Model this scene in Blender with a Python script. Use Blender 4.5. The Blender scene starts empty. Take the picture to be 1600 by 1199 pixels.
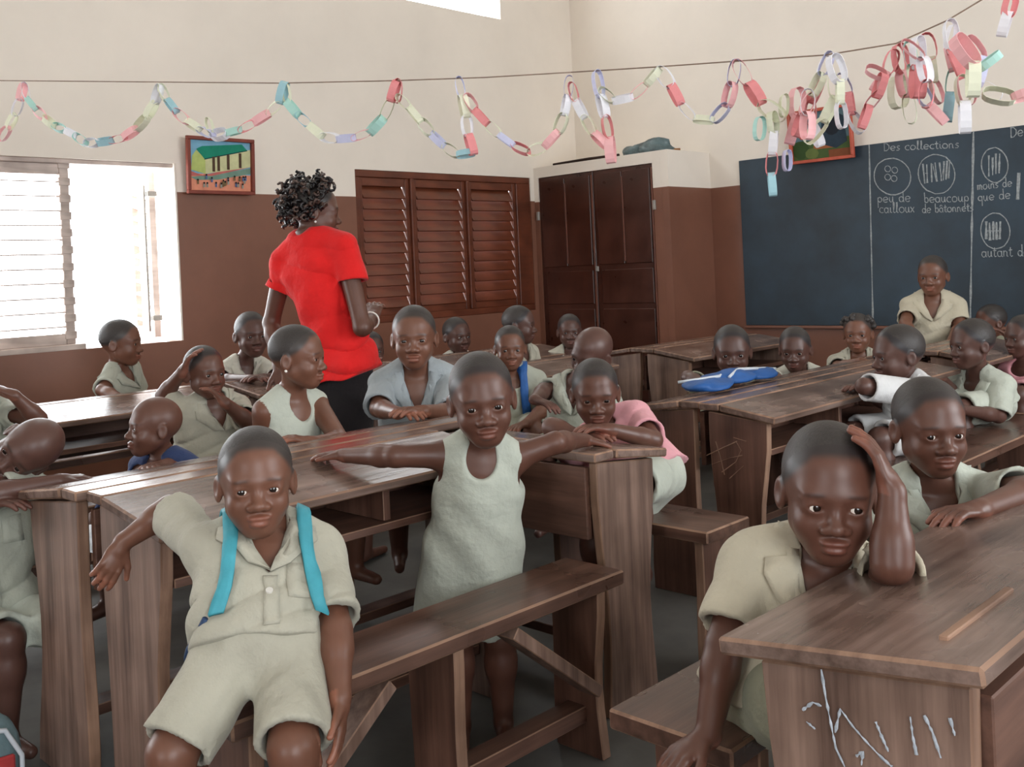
import bpy, bmesh, math, random
import numpy as np
from mathutils import Vector, Matrix

random.seed(7)
rng = np.random.default_rng(11)
scene = bpy.context.scene
COL = scene.collection

# ------------------------------------------------------------------ camera
# room axes: +Y runs along the shuttered wall to the chalkboard wall, +X along the chalkboard wall, z up
FPX, CAM_H, HORIZON = 1575.0, 1.18, -175.0
ROLL = math.radians(2.63)
RIGHT = Vector((0.7127, 0.7015, 0.0)).normalized()
FWD = Vector((-0.7015, 0.7127, 0.0)).normalized()
UP = Vector((0, 0, 1))
cr, sr = math.cos(ROLL), math.sin(ROLL)
cam_data = bpy.data.cameras.new('camera')
cam = bpy.data.objects.new('camera', cam_data)
COL.objects.link(cam)
ex, ey, ez = RIGHT * cr - UP * sr, RIGHT * sr + UP * cr, -FWD
cam.matrix_world = Matrix(((ex.x, ey.x, ez.x, 0), (ex.y, ey.y, ez.y, 0), (ex.z, ey.z, ez.z, CAM_H), (0, 0, 0, 1)))
cam_data.sensor_fit = 'HORIZONTAL'
cam_data.sensor_width = 36.0
cam_data.lens = FPX * 36.0 / 1600.0
cam_data.shift_x = -HORIZON * sr / 1600.0
cam_data.shift_y = HORIZON * cr / 1600.0
cam_data.clip_start = 0.02
scene.camera = cam


def pt(px, py, Z):
    """world point seen at photo pixel (px, py) at depth Z metres along the level view direction"""
    cx, cy = px - 800.0, py - 599.5
    xr = cx * cr - cy * sr
    yr = cx * sr + cy * cr
    p = RIGHT * (xr * Z / FPX) + FWD * Z
    return Vector((p.x, p.y, CAM_H - (yr - HORIZON) * Z / FPX))


# ------------------------------------------------------------------ daylight
world = bpy.data.worlds.new('hazy_daylight')
scene.world = world
world.use_nodes = True
wn = world.node_tree
wn.nodes['Background'].inputs['Color'].default_value = (0.93, 0.97, 1.0, 1)
wn.nodes['Background'].inputs['Strength'].default_value = 10.0

LEFT_X, CHALK_Y, RIGHT_X, BACK_Y, CEIL_Z = -5.6, 6.6, 2.6, -3.2, 4.3


def portal(name, loc, normal, w, h):
    """daylight portal filling a wall opening (guides sampling of the sky, emits nothing itself)"""
    l = bpy.data.lights.new(name, 'AREA')
    l.shape = 'RECTANGLE'
    l.size, l.size_y = w, h
    l.cycles.is_portal = True
    o = bpy.data.objects.new(name, l)
    COL.objects.link(o)
    o.location = loc
    o.rotation_euler = Vector(normal).to_track_quat('-Z', 'Y').to_euler()
    return o


# openings: (wall, a0, a1, z0, z1); the unseen ones are placed and sized for their daylight
WIN_LEFT = [(1.05, 2.92, 0.86, 1.915), (-2.2, 0.1, 0.86, 1.915)]
WIN_SHUT = (4.24, 6.005, 0.86, 1.935)
WIN_HIGH = [(4.75, 5.75, 3.19, 3.95), (-0.6, 0.4, 3.19, 3.95), (2.2, 3.2, 3.19, 3.95)]
WIN_RIGHT = [(-1.8, 0.2, 0.86, 2.8), (2.4, 5.2, 0.86, 2.9)]
WIN_BACK = [(-0.7, 0.5, 0.86, 2.1)]
for i, (a0, a1, z0, z1) in enumerate(WIN_LEFT + WIN_HIGH):
    portal('window_daylight', (LEFT_X - 0.08, (a0 + a1) / 2, (z0 + z1) / 2), (1, 0, 0), z1 - z0, a1 - a0)
for a0, a1, z0, z1 in WIN_RIGHT:
    portal('window_daylight', (RIGHT_X + 0.08, (a0 + a1) / 2, (z0 + z1) / 2), (-1, 0, 0), z1 - z0, a1 - a0)
for a0, a1, z0, z1 in WIN_BACK:
    portal('window_daylight', ((a0 + a1) / 2, BACK_Y - 0.08, (z0 + z1) / 2), (0, 1, 0), a1 - a0, z1 - z0)
for o in list(COL.objects):
    if o.type == 'LIGHT':
        d = o.rotation_euler.to_matrix() @ Vector((1, 0, 0))
        if abs(d.z) < 0.5:
            o.data.size, o.data.size_y = max(o.data.size, o.data.size_y), min(o.data.size, o.data.size_y)
        else:
            o.data.size, o.data.size_y = min(o.data.size, o.data.size_y), max(o.data.size, o.data.size_y)

vs = scene.view_settings
vs.view_transform = 'Standard'
vs.look = 'None'
vs.gamma = 1.0
vs.use_curve_mapping = False
vs.exposure = 0.2
scene.cycles.use_denoising = True
scene.cycles.max_bounces = 6
scene.cycles.diffuse_bounces = 5
scene.cycles.glossy_bounces = 3
scene.cycles.sample_clamp_indirect = 8.0


# ------------------------------------------------------------------ materials
def srgb(r, g, b):
    f = lambda c: (c / 255 / 12.92) if c <= 10 else ((c / 255 + 0.055) / 1.055) ** 2.4
    return (f(r), f(g), f(b), 1.0)


MATS = {}


def mat(name, rgb, rough=0.6, spec=0.4, kind=None, scale=1.0, var=0.12, bump=0.0, rgb2=None, stretch=(1, 1, 1), attr=None, sheen=0.0):
    """procedural material: base colour broken up by noise; kind 'wood' = grain along an axis, 'cloth', 'paint'"""
    if name in MATS:
        return MATS[name]
    m = bpy.data.materials.new(name)
    m.use_nodes = True
    nt = m.node_tree
    N, L = nt.nodes, nt.links
    bs = N['Principled BSDF']
    bs.inputs['Roughness'].default_value = rough
    bs.inputs['Specular IOR Level'].default_value = spec
    if sheen:
        bs.inputs['Sheen Weight'].default_value = sheen
        bs.inputs['Sheen Roughness'].default_value = 0.5
    c1 = srgb(*rgb)
    c2 = srgb(*rgb2) if rgb2 else tuple(max(0, c * (1 - 3.0 * var)) for c in c1[:3]) + (1,)
    tc = N.new('ShaderNodeTexCoord')
    mp = N.new('ShaderNodeMapping')
    mp.inputs['Scale'].default_value = tuple(scale * s for s in stretch)
    L.new(tc.outputs['Object'], mp.inputs['Vector'])
    no = N.new('ShaderNodeTexNoise')
    no.inputs['Scale'].default_value = 1.0
    no.inputs['Detail'].default_value = 5.0
    no.inputs['Roughness'].default_value = 0.62
    L.new(mp.outputs[0], no.inputs['Vector'])
    ramp = N.new('ShaderNodeValToRGB')
    ramp.color_ramp.elements[0].position = 0.30
    ramp.color_ramp.elements[0].color = c2
    ramp.color_ramp.elements[1].position = 0.68
    ramp.color_ramp.elements[1].color = c1
    L.new(no.outputs['Fac'], ramp.inputs['Fac'])
    col = ramp.outputs['Color']
    if kind == 'wood':
        n2 = N.new('ShaderNodeTexNoise')      # large worn / stained patches
        n2.inputs['Scale'].default_value = 5.0
        n2.inputs['Detail'].default_value = 3.0
        L.new(tc.outputs['Object'], n2.inputs['Vector'])
        r2 = N.new('ShaderNodeValToRGB')
        r2.color_ramp.elements[0].position = 0.35
        r2.color_ramp.elements[0].color = (0.62, 0.58, 0.56, 1)
        r2.color_ramp.elements[1].position = 0.7
        r2.color_ramp.elements[1].color = (1.12, 1.1, 1.1, 1)
        L.new(n2.outputs['Fac'], r2.inputs['Fac'])
        mx = N.new('ShaderNodeMix')
        mx.data_type = 'RGBA'
        mx.blend_type = 'MULTIPLY'
        mx.inputs[0].default_value = 1.0
        L.new(col, mx.inputs[6])
        L.new(r2.outputs['Color'], mx.inputs[7])
        col = mx.outputs[2]
        rr = N.new('ShaderNodeMapRange')
        rr.inputs['To Min'].default_value = max(0.05, rough - 0.15)
        rr.inputs['To Max'].default_value = min(1, rough + 0.2)
        L.new(n2.outputs['Fac'], rr.inputs['Value'])
        L.new(rr.outputs[0], bs.inputs['Roughness'])
    if attr:
        at = N.new('ShaderNodeAttribute')
        at.attribute_name = attr
        mx = N.new('ShaderNodeMix')
        mx.data_type = 'RGBA'
        mx.blend_type = 'MULTIPLY'
        mx.inputs[0].default_value = 1.0
        L.new(col, mx.inputs[6])
        L.new(at.outputs['Color'], mx.inputs[7])
        col = mx.outputs[2]
    L.new(col, bs.inputs['Base Color'])
    if bump:
        bp = N.new('ShaderNodeBump')
        bp.inputs['Strength'].default_value = bump
        bp.inputs['Distance'].default_value = 0.004
        src = no
        if kind == 'cloth':
            src = N.new('ShaderNodeTexNoise')
            src.inputs['Scale'].default_value = 28.0
            src.inputs['Detail'].default_value = 4.0
            L.new(tc.outputs['Object'], src.inputs['Vector'])
            bp.inputs['Distance'].default_value = 0.012
        L.new(src.outputs['Fac'], bp.inputs['Height'])
        L.new(bp.outputs[0], bs.inputs['Normal'])
    MATS[name] = m
    return m


# ------------------------------------------------------------------ object helpers
def tag(o, label=None, cat=None, group=None, kind=None):
    if label: o['label'] = label
    if cat: o['category'] = cat
    if group: o['group'] = group
    if kind: o['kind'] = kind
    return o


def empty(name, loc, label=None, cat=None, group=None, kind=None):
    o = bpy.data.objects.new(name, None)
    o.empty_display_size = 0.1
    COL.objects.link(o)
    o.location = loc
    return tag(o, label, cat, group, kind)


def link(name, me, m, parent=None):
    """meshes are written in room coordinates; the object origin is moved to the mesh centre"""
    o = bpy.data.objects.new(name, me)
    COL.objects.link(o)
    for x in (m if isinstance(m, (list, tuple)) else [m]):
        me.materials.append(x)
    if parent is not None:
        o.parent = parent
        o.matrix_parent_inverse = Matrix.Translation(-WORLD[parent.name]) if parent.name in WORLD else Matrix.Translation(-Vector(parent.location))
    return o


WORLD = {}


def mesh_obj(name, verts, faces, m, parent=None, smooth=False, mats=None, center=True):
    V = np.asarray([tuple(v) for v in verts], dtype=np.float64) if not isinstance(verts, np.ndarray) else verts.astype(np.float64)
    c = (V.min(0) + V.max(0)) / 2 if center else np.zeros(3)
    me = bpy.data.meshes.new(name)
    me.from_pydata((V - c).tolist(), [], faces if isinstance(faces, list) else faces.tolist())
    if mats is not None:
        me.polygons.foreach_set('material_index', np.asarray(mats, dtype=np.int32))
    if smooth:
        me.polygons.foreach_set('use_smooth', np.ones(len(me.polygons), dtype=bool))
    me.update()
    o = link(name, me, m, parent)
    o.location = Vector(c)
    WORLD[o.name] = Vector(c)
    return o


def box_vf(c, half, axes=None, bev=0.0):
    """chamfered box: verts, faces. axes: 3 unit vectors"""
    A = [Vector(a) for a in (axes or ((1, 0, 0), (0, 1, 0), (0, 0, 1)))]
    c = Vector(c)
    if bev <= 0:
        vs_ = [c + A[0] * (sx * half[0]) + A[1] * (sy * half[1]) + A[2] * (sz * half[2]) for sz in (-1, 1) for sy in (-1, 1) for sx in (-1, 1)]
        f = [(0, 2, 3, 1), (4, 5, 7, 6), (0, 1, 5, 4), (2, 6, 7, 3), (0, 4, 6, 2), (1, 3, 7, 5)]
        return vs_, f
    b = min(bev, *(h * 0.9 for h in half))
    vs_, idx = [], {}
    for sx in (-1, 1):
        for sy in (-1, 1):
            for sz in (-1, 1):
                s = (sx, sy, sz)
                for ax in range(3):
                    p = [s[i] * (half[i] - (0 if i == ax else b)) for i in range(3)]
                    idx[(s, ax)] = len(vs_)
                    vs_.append(c + A[0] * p[0] + A[1] * p[1] + A[2] * p[2])
    f = []
    for ax in range(3):
        o1, o2 = (ax + 1) % 3, (ax + 2) % 3
        for sg in (-1, 1):
            q = []
            for d1, d2 in ((-1, -1), (1, -1), (1, 1), (-1, 1)):
                s = [0, 0, 0]
                s[ax], s[o1], s[o2] = sg, d1, d2
                q.append(idx[(tuple(s), ax)])
            f.append(tuple(q if sg > 0 else q[::-1]))
        for d1 in (-1, 1):
            for d2 in (-1, 1):
                s1, s2 = [0, 0, 0], [0, 0, 0]
                s1[ax], s2[ax] = -1, 1
                s1[o1] = s2[o1] = d1
                s1[o2] = s2[o2] = d2
                s1, s2 = tuple(s1), tuple(s2)
                q = [idx[(s1, o1)], idx[(s2, o1)], idx[(s2, o2)], idx[(s1, o2)]]
                f.append(tuple(q if d1 * d2 < 0 else q[::-1]))
    for sx in (-1, 1):
        for sy in (-1, 1):
            for sz in (-1, 1):
                q = [idx[((sx, sy, sz), i)] for i in range(3)]
                f.append(tuple(q if sx * sy * sz > 0 else q[::-1]))
    return vs_, f


def box(name, c, half, m, parent=None, axes=None, bev=0.003):
    v, f = box_vf(c, half, axes, bev)
    return mesh_obj(name, v, f, m, parent)


def boxmm(name, lo, hi, m, parent=None, bev=0.0):
    c = [(a + b) / 2 for a, b in zip(lo, hi)]
    h = [abs(b - a) / 2 for a, b in zip(lo, hi)]
    return box(name, c, h, m, parent, None, bev)


def prism(name, poly, n, thick, m, parent=None, bev=0.0):
    """flat polygon (list of 3d points) extruded by +-thick/2 along unit normal n"""
    n = Vector(n)
    k = len(poly)
    v = [Vector(p) - n * thick / 2 for p in poly] + [Vector(p) + n * thick / 2 for p in poly]
    f = [tuple(range(k))[::-1], tuple(range(k, 2 * k))] + [(i, (i + 1) % k, k + (i + 1) % k, k + i) for i in range(k)]
    me = mesh_obj(name, v, f, m, parent)
    bm = bmesh.new()
    bm.from_mesh(me.data)
    bmesh.ops.recalc_face_normals(bm, faces=bm.faces)
    if bev:
        es = [e for e in bm.edges if e.calc_face_angle(0) > 0.5]
        bmesh.ops.bevel(bm, geom=es, offset=bev, segments=1, affect='EDGES')
    bm.to_mesh(me.data)
    bm.free()
    return me


def tube_vf(pts, rads, seg=8, cap=True):
    P = [Vector(p) for p in pts]
    if not isinstance(rads, (list, tuple)):
        rads = [rads] * len(P)
    v, f = [], []
    prev = None
    for i, p in enumerate(P):
        t = (P[min(i + 1, len(P) - 1)] - P[max(i - 1, 0)]).normalized()
        if prev is None:
            a = t.orthogonal().normalized()
        else:
            a = (prev - t * prev.dot(t))
            a = a.normalized() if a.length > 1e-6 else t.orthogonal().normalized()
        prev = a
        b = t.cross(a)
        for j in range(seg):
            w = 2 * math.pi * j / seg
            v.append(p + (a * math.cos(w) + b * math.sin(w)) * rads[i])
    for i in range(len(P) - 1):
        for j in range(seg):
            f.append((i * seg + j, i * seg + (j + 1) % seg, (i + 1) * seg + (j + 1) % seg, (i + 1) * seg + j))
    if cap:
        f.append(tuple(range(seg))[::-1])
        f.append(tuple((len(P) - 1) * seg + j for j in range(seg)))
    return v, f


def tube(name, pts, rads, m, parent=None, seg=8):
    v, f = tube_vf(pts, rads, seg)
    return mesh_obj(name, v, f, m, parent, smooth=True)


def join_vf(items):
    V, F = [], []
    for v, f in items:
        o = len(V)
        V += list(v)
        F += [tuple(i + o for i in q) for q in f]
    return V, F
# ------------------------------------------------------------------ room shell
M_CREAM = mat('cream_wall_paint', (234, 225, 214), 0.75, 0.25, scale=1.3, var=0.03, bump=0.05)
M_DADO = mat('brown_gloss_wall_paint', (130, 87, 70), 0.30, 0.45, scale=2.0, var=0.07, bump=0.04)
M_FLOOR = mat('cement_floor', (98, 96, 92), 0.6, 0.4, scale=3.0, var=0.16, bump=0.15)
M_CEIL = mat('pale_ceiling_board', (225, 220, 210), 0.8, 0.2, scale=1.0, var=0.03)
M_SHUT = mat('red_brown_shutter_paint', (112, 58, 36), 0.35, 0.5, kind='wood', scale=3.0, var=0.10, stretch=(1, 1, 8))
M_SHUTG = mat('glare_pale_shutter_paint', (218, 204, 196), 0.5, 0.4, kind='wood', scale=3.0, var=0.10, stretch=(1, 1, 8))  # window glare on the slats is put into this pale colour
M_CABI = mat('dark_brown_cabinet_paint', (74, 38, 26), 0.3, 0.5, kind='wood', scale=2.5, var=0.08, stretch=(4, 4, 0.7))
M_METAL = mat('dull_steel', (150, 145, 138), 0.35, 0.6, scale=20, var=0.08)
DADO_Z = 1.745


def wall(name, axis, plane, thick, a0, a1, openings, z1=CEIL_Z):
    """axis 'x': wall plane at x=plane running along y; axis 'y': plane at y=plane running along x. thick points away from the room"""
    As = sorted({a0, a1} | {o[0] for o in openings} | {o[1] for o in openings})
    Zs = sorted({0.0, z1, DADO_Z} | {o[2] for o in openings} | {o[3] for o in openings})
    V, F, MI = [], [], []
    for i in range(len(As) - 1):
        for j in range(len(Zs) - 1):
            ca, cz = (As[i] + As[i + 1]) / 2, (Zs[j] + Zs[j + 1]) / 2
            if any(o[0] < ca < o[1] and o[2] < cz < o[3] for o in openings):
                continue
            lo = (min(plane, plane + thick), As[i], Zs[j]) if axis == 'x' else (As[i], min(plane, plane + thick), Zs[j])
            hi = (max(plane, plane + thick), As[i + 1], Zs[j + 1]) if axis == 'x' else (As[i + 1], max(plane, plane + thick), Zs[j + 1])
            v, f = box_vf([(p + q) / 2 for p, q in zip(lo, hi)], [(q - p) / 2 for p, q in zip(lo, hi)])
            o = len(V)
            V += v
            F += [tuple(k + o for k in q) for q in f]
            MI += [1 if cz < DADO_Z else 0] * 6
    return tag(mesh_obj(name, V, F, [M_CREAM, M_DADO], mats=MI), kind='structure')


fl = boxmm('floor', (LEFT_X - 0.2, BACK_Y - 0.2, -0.1), (RIGHT_X + 0.2, CHALK_Y + 0.2, 0.0), M_FLOOR)
tag(fl, kind='structure')
ce = boxmm('ceiling', (LEFT_X - 0.2, BACK_Y - 0.2, CEIL_Z), (RIGHT_X + 0.2, CHALK_Y + 0.2, CEIL_Z + 0.1), M_CEIL)
tag(ce, kind='structure')
wall('wall_left', 'x', LEFT_X, -0.18, BACK_Y - 0.18, CHALK_Y + 0.18, WIN_LEFT + [WIN_SHUT] + WIN_HIGH)
wall('wall_chalkboard', 'y', CHALK_Y, 0.18, LEFT_X, RIGHT_X, [])
wall('wall_right', 'x', RIGHT_X, 0.18, BACK_Y - 0.18, CHALK_Y + 0.18, WIN_RIGHT)
wall('wall_back', 'y', BACK_Y, -0.18, LEFT_X, RIGHT_X, WIN_BACK)


def louver_leaf(parent, x, y0, y1, z0, z1, m, n, tilt, depth, st=0.045, gap_right=0.0, thick=0.012, out=None):
    """stiles, rails and n separate slats of one louvred shutter leaf in the plane x"""
    def P(y, z, dx=0.0):
        if out is None:
            return Vector((x + dx, y, z))
        return Vector((out[0] - (y - y0) * math.cos(out[2]) + dx * math.sin(out[2]), out[1] + (y - y0) * math.sin(out[2]) + dx * math.cos(out[2]), z))
    e1 = (P(1, 0) - P(0, 0)).normalized()
    e3 = (P(0, 0, 1) - P(0, 0, 0)).normalized()
    ax = (e1, e3, UP)
    for yy in (y0 + st / 2, y1 - st / 2):
        box('stile', P(yy, (z0 + z1) / 2), (st / 2, 0.02, (z1 - z0) / 2), m, parent, ax)
    for zz in (z0 + 0.03, z1 - 0.03):
        box('rail', P((y0 + y1) / 2, zz), ((y1 - y0) / 2 - st, 0.016, 0.03), m, parent, ax)
    step = (z1 - z0 - 0.12) / n
    c, s = math.cos(tilt), math.sin(tilt)
    a2 = (e1, (e3 * c - UP * s), (e3 * s + UP * c))
    first = None
    for i in range(n):
        zc = z0 + 0.06 + step * (i + 0.5)
        yc = (y0 + y1) / 2 - gap_right / 2
        if first is None:
            first = box('slat', P(yc, zc), ((y1 - y0) / 2 - st - gap_right / 2, depth / 2, thick / 2), m, parent, a2, 0.002)
            o = first
        else:
            o = first.copy()
            COL.objects.link(o)
            o.location = P(yc, zc)
        o.rotation_euler[0] = 0.0


# brown louvred window, three leaves
w2 = tag(empty('window_2', (LEFT_X, 5.12, WIN_SHUT[2])), kind='structure')
y0, y1, z0, z1 = WIN_SHUT
xf = LEFT_X - 0.035
for nm, lo, hi in (('head_frame', (xf - 0.04, y0, z1 - 0.05), (xf + 0.03, y1, z1)), ('sill_frame', (xf - 0.04, y0, z0), (xf + 0.03, y1, z0 + 0.05)),
                   ('side_frame', (xf - 0.04, y0, z0 + 0.05), (xf + 0.03, y0 + 0.035, z1 - 0.05)), ('side_frame', (xf - 0.04, y1 - 0.16, z0 + 0.05), (xf + 0.03, y1, z1 - 0.05))):
    boxmm(nm, lo, hi, M_SHUT, w2, 0.004)
cuts = [y0 + 0.035, 4.735, 5.29, y1 - 0.16]
for i in range(3):
    louver_leaf(w2, xf, cuts[i] + (0.0 if i == 0 else 0.028), cuts[i + 1] - 0.004, z0 + 0.05, z1 - 0.05, M_SHUT, 11, math.radians(62), 0.11, st=0.035, gap_right=0.006)
    if i < 2:
        boxmm('post', (xf - 0.02, cuts[i + 1] - 0.004, z0 + 0.05), (xf + 0.045, cuts[i + 1] + 0.028, z1 - 0.05), M_SHUT, w2, 0.004)

# bright window on the left: closed louvre leaf on the left half, leaf swung outwards on the right half
w1 = tag(empty('window_1', (LEFT_X, 2.0, 0.86)), kind='structure')
y0, y1, z0, z1 = WIN_LEFT[0]
boxmm('head_frame', (LEFT_X - 0.10, y0, z1 - 0.025), (LEFT_X - 0.02, y1, z1), M_SHUTG, w1, 0.003)
boxmm('sill_board', (LEFT_X - 0.12, y0, z0 - 0.002), (LEFT_X - 0.0, y1 - 0.58, z0 + 0.03), M_SHUTG, w1, 0.003)
boxmm('reveal', (LEFT_X - 0.17, y1 - 0.012, z0), (LEFT_X - 0.001, y1 - 0.001, z1), M_CREAM, w1)  # cream panel added over the brown reveal to stand for white glare
louver_leaf(w1, LEFT_X - 0.06, 1.62, 2.30, z0 + 0.03, z1 - 0.025, M_SHUTG, 11, math.radians(6), 0.055, st=0.05, thick=0.007)
louver_leaf(w1, LEFT_X - 0.06, 1.06, 1.61, z0 + 0.03, z1 - 0.025, M_SHUTG, 11, math.radians(6), 0.055, st=0.05, thick=0.007)
v0, f0 = box_vf((LEFT_X - 0.06, 2.275, z0 + 0.08), (0.024, 0.032, 0.022), None, 0.003)
blk = mesh_obj('louvre_pivot', v0, f0, M_SHUTG, w1)
for i in range(1, 11):
    o = blk.copy()
    COL.objects.link(o)
    o.location.z = blk.location.z + i * 0.0945
louver_leaf(w1, LEFT_X, 0.0, 0.56, z0 + 0.02, z1 - 0.03, M_SHUTG, 11, math.radians(20), 0.07, st=0.05, out=(LEFT_X - 0.20, 2.86, math.radians(14)))
tube('latch_rod', [(LEFT_X - 0.16, 2.79, z0 + 0.06), (LEFT_X - 0.16, 2.79, z1 - 0.12)], 0.008, M_METAL, w1)
for zz in (z0 + 0.14, z1 - 0.17):
    box('hinge', (LEFT_X - 0.15, 2.83, zz), (0.02, 0.03, 0.016), M_METAL, w1)

# built-in cupboard in the corner: brown doors, cream bulkhead, gloss side
cab = empty('corner_cupboard', (-4.93, 6.3, 0), 'built-in corner cupboard with tall dark brown panelled doors under a cream ledge', 'cupboard')
CX0, CX1, CY, CT = LEFT_X + 0.002, -4.27, 6.05, 2.015
boxmm('side_panel', (CX1 - 0.06, CY, 0), (CX1, CHALK_Y - 0.002, DADO_Z), M_DADO, cab)
boxmm('upper_side_panel', (CX1 - 0.06, CY, DADO_Z), (CX1, CHALK_Y - 0.002, CT), M_CREAM, cab)
boxmm('stile', (CX1 - 0.14, CY - 0.001, 0), (CX1 - 0.06, CY + 0.05, DADO_Z), M_DADO, cab)
boxmm('upper_stile', (CX1 - 0.14, CY - 0.001, DADO_Z), (CX1 - 0.06, CY + 0.05, CT), M_CREAM, cab)
boxmm('left_stile', (CX0, CY, 0), (CX0 + 0.045, CY + 0.05, DADO_Z - 0.01), M_DADO, cab)
boxmm('upper_left_stile', (CX0, CY, DADO_Z - 0.01), (CX0 + 0.045, CY + 0.05, CT), M_CREAM, cab)
boxmm('bulkhead', (CX0 + 0.045, CY, 1.93), (CX1 - 0.14, CY + 0.05, CT), M_CREAM, cab)
boxmm('ledge', (CX0, CY + 0.05, CT - 0.05), (CX1 - 0.06, CHALK_Y - 0.002, CT), M_CREAM, cab)
dx0, dx1 = CX0 + 0.047, CX1 - 0.142
dm = (dx0 + dx1) / 2
for k, (a, b) in enumerate(((dx0, dm - 0.003), (dm + 0.003, dx1))):
    d = boxmm('door', (a, CY + 0.006, 0.03), (b, CY + 0.035, 1.928), M_CABI, cab, 0.004)
    mid = (a + b) / 2
    for za, zb in ((0.10, 0.86), (0.90, 1.16)):
        boxmm('lower_panel', (a + 0.05, CY - 0.002, za), (b - 0.03, CY + 0.008, zb), M_CABI, d, 0.004)
    for s, e in ((a + 0.03, mid - 0.006), (mid + 0.006, b - 0.03)):
        boxmm('upper_panel', (s, CY - 0.002, 1.20), (e, CY + 0.008, 1.90), M_CABI, d, 0.004)
    boxmm('moulding', (mid - 0.006, CY - 0.006, 1.22), (mid + 0.006, CY + 0.004, 1.86), M_SHUT, d, 0.002)
    boxmm('edge_strip', (b - 0.012, CY - 0.008, 0.05), (b - 0.002, CY + 0.006, 1.9), M_SHUT, d, 0.002)
    box('hinge', ((dx1 + 0.01) if k else (dx0 - 0.01), CY - 0.006, 1.62), (0.012, 0.01, 0.035), M_METAL, d)
box('latch', (dm + 0.02, CY - 0.014, 1.17), (0.014, 0.008, 0.02), M_METAL, cab)

# things lying on the cupboard ledge
M_STICK = mat('dark_stick_wood', (52, 36, 28), 0.7, 0.2, scale=8, var=0.15)
st_ = tube('wooden_stick', [(-5.42, 6.10, CT + 0.013), (-5.05, 6.09, CT + 0.015), (-4.75, 6.10, CT + 0.014)], [0.010, 0.013, 0.011], M_STICK)
tag(st_, 'long dark stick lying along the cream cupboard ledge', 'stick')
M_BAG = mat('dusty_teal_plastic', (96, 116, 120), 0.4, 0.5, scale=14, var=0.2, bump=0.5)


def lump(name, c, rad, m, parent=None, seed=0, amp=0.25, sub=3, flat=True):
    bm = bmesh.new()
    bmesh.ops.create_icosphere(bm, subdivisions=sub, radius=1.0)
    r = np.random.default_rng(seed)
    ks = [(Vector(r.normal(size=3)) * 2.6, r.uniform(0, 6.3)) for _ in range(7)]
    for v in bm.verts:
        d = 1 + amp * sum(math.sin(k.dot(v.co) + p) for k, p in ks) / 3.0
        z = v.co.z
        v.co = Vector((v.co.x * d * rad[0], v.co.y * d * rad[1], v.co.z * d * rad[2]))
        if flat:
            v.co.z = max(v.co.z, -rad[2] * 0.55)
        v.co += Vector(c)
    vv = [v.co.copy() for v in bm.verts]
    ff = [tuple(x.index for x in f.verts) for f in bm.faces]
    bm.free()
    return mesh_obj(name, vv, ff, m, parent, smooth=True)


bagp = empty('crumpled_bag', (-4.50, 6.2, CT), 'crumpled teal grey plastic bag lying on the cupboard ledge', 'bag')
lump('bag_body', (-4.52, 6.24, CT + 0.042), (0.16, 0.09, 0.075), M_BAG, bagp, 3)
lump('bag_knot', (-4.70, 6.20, CT + 0.03), (0.09, 0.05, 0.05), M_BAG, bagp, 5)
pc = tube('wood_offcut', [(-4.40, 6.20, CT + 0.012), (-4.30, 6.26, CT + 0.012)], 0.011, mat('bare_wood_offcut', (160, 110, 70), 0.7, 0.2, scale=10))
tag(pc, 'small bare wood offcut at the end of the cupboard ledge', 'wood')

# ------------------------------------------------------------------ chalkboard with its writing
M_BOARD = mat('blue_black_chalkboard', (34, 44, 52), 0.5, 0.4, scale=1.6, var=0.06, rgb2=(50, 68, 82))
M_CHALK = mat('white_chalk', (168, 174, 176), 0.95, 0.1, scale=60, var=0.18)
BX0, BX1, BZ0, BZ1 = -4.01, 0.4, 0.70, 1.925
cb = empty('chalkboard', ((BX0 + BX1) / 2, CHALK_Y, BZ0), 'long blue-black chalkboard with chalk circles and words', 'chalkboard')
boxmm('board', (BX0, CHALK_Y - 0.015, BZ0), (BX1, CHALK_Y - 0.001, BZ1), M_BOARD, cb, 0.003)
boxmm('chalk_ledge', (BX0, CHALK_Y - 0.04, BZ0 - 0.02), (BX1, CHALK_Y - 0.001, BZ0), M_DADO, cb, 0.003)
BY = CHALK_Y - 0.0165


def on_board(px, py, y=BY):
    d = pt(px, py, 1.0) - Vector((0, 0, CAM_H))
    t = y / d.y
    return Vector((d.x * t, y, CAM_H + d.z * t))


def ribbon_vf(pts, w, n=(0, -1, 0), wob=0.25):
    """chalk stroke: narrow raised strip along a polyline lying in a plane with normal n"""
    n = Vector(n)
    P = [Vector(p) for p in pts]
    v, f = [], []
    for i, p in enumerate(P):
        t = P[min(i + 1, len(P) - 1)] - P[max(i - 1, 0)]
        if t.length < 1e-9:
            t = Vector((0, 0, 1))
        s = t.normalized().cross(n) * (w / 2) * (1 + random.uniform(-wob, wob))
        v += [p - s, p + n * 0.0012, p + s]
    for i in range(len(P) - 1):
        a = i * 3
        f += [(a, a + 1, a + 4, a + 3), (a + 1, a + 2, a + 5, a + 4)]
    return v, f


def arc(cx, cy, rx, ry, a0, a1, n=9):
    return [(cx + rx * math.cos(math.radians(a0 + (a1 - a0) * i / (n - 1))), cy + ry * math.sin(math.radians(a0 + (a1 - a0) * i / (n - 1)))) for i in range(n)]


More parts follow.
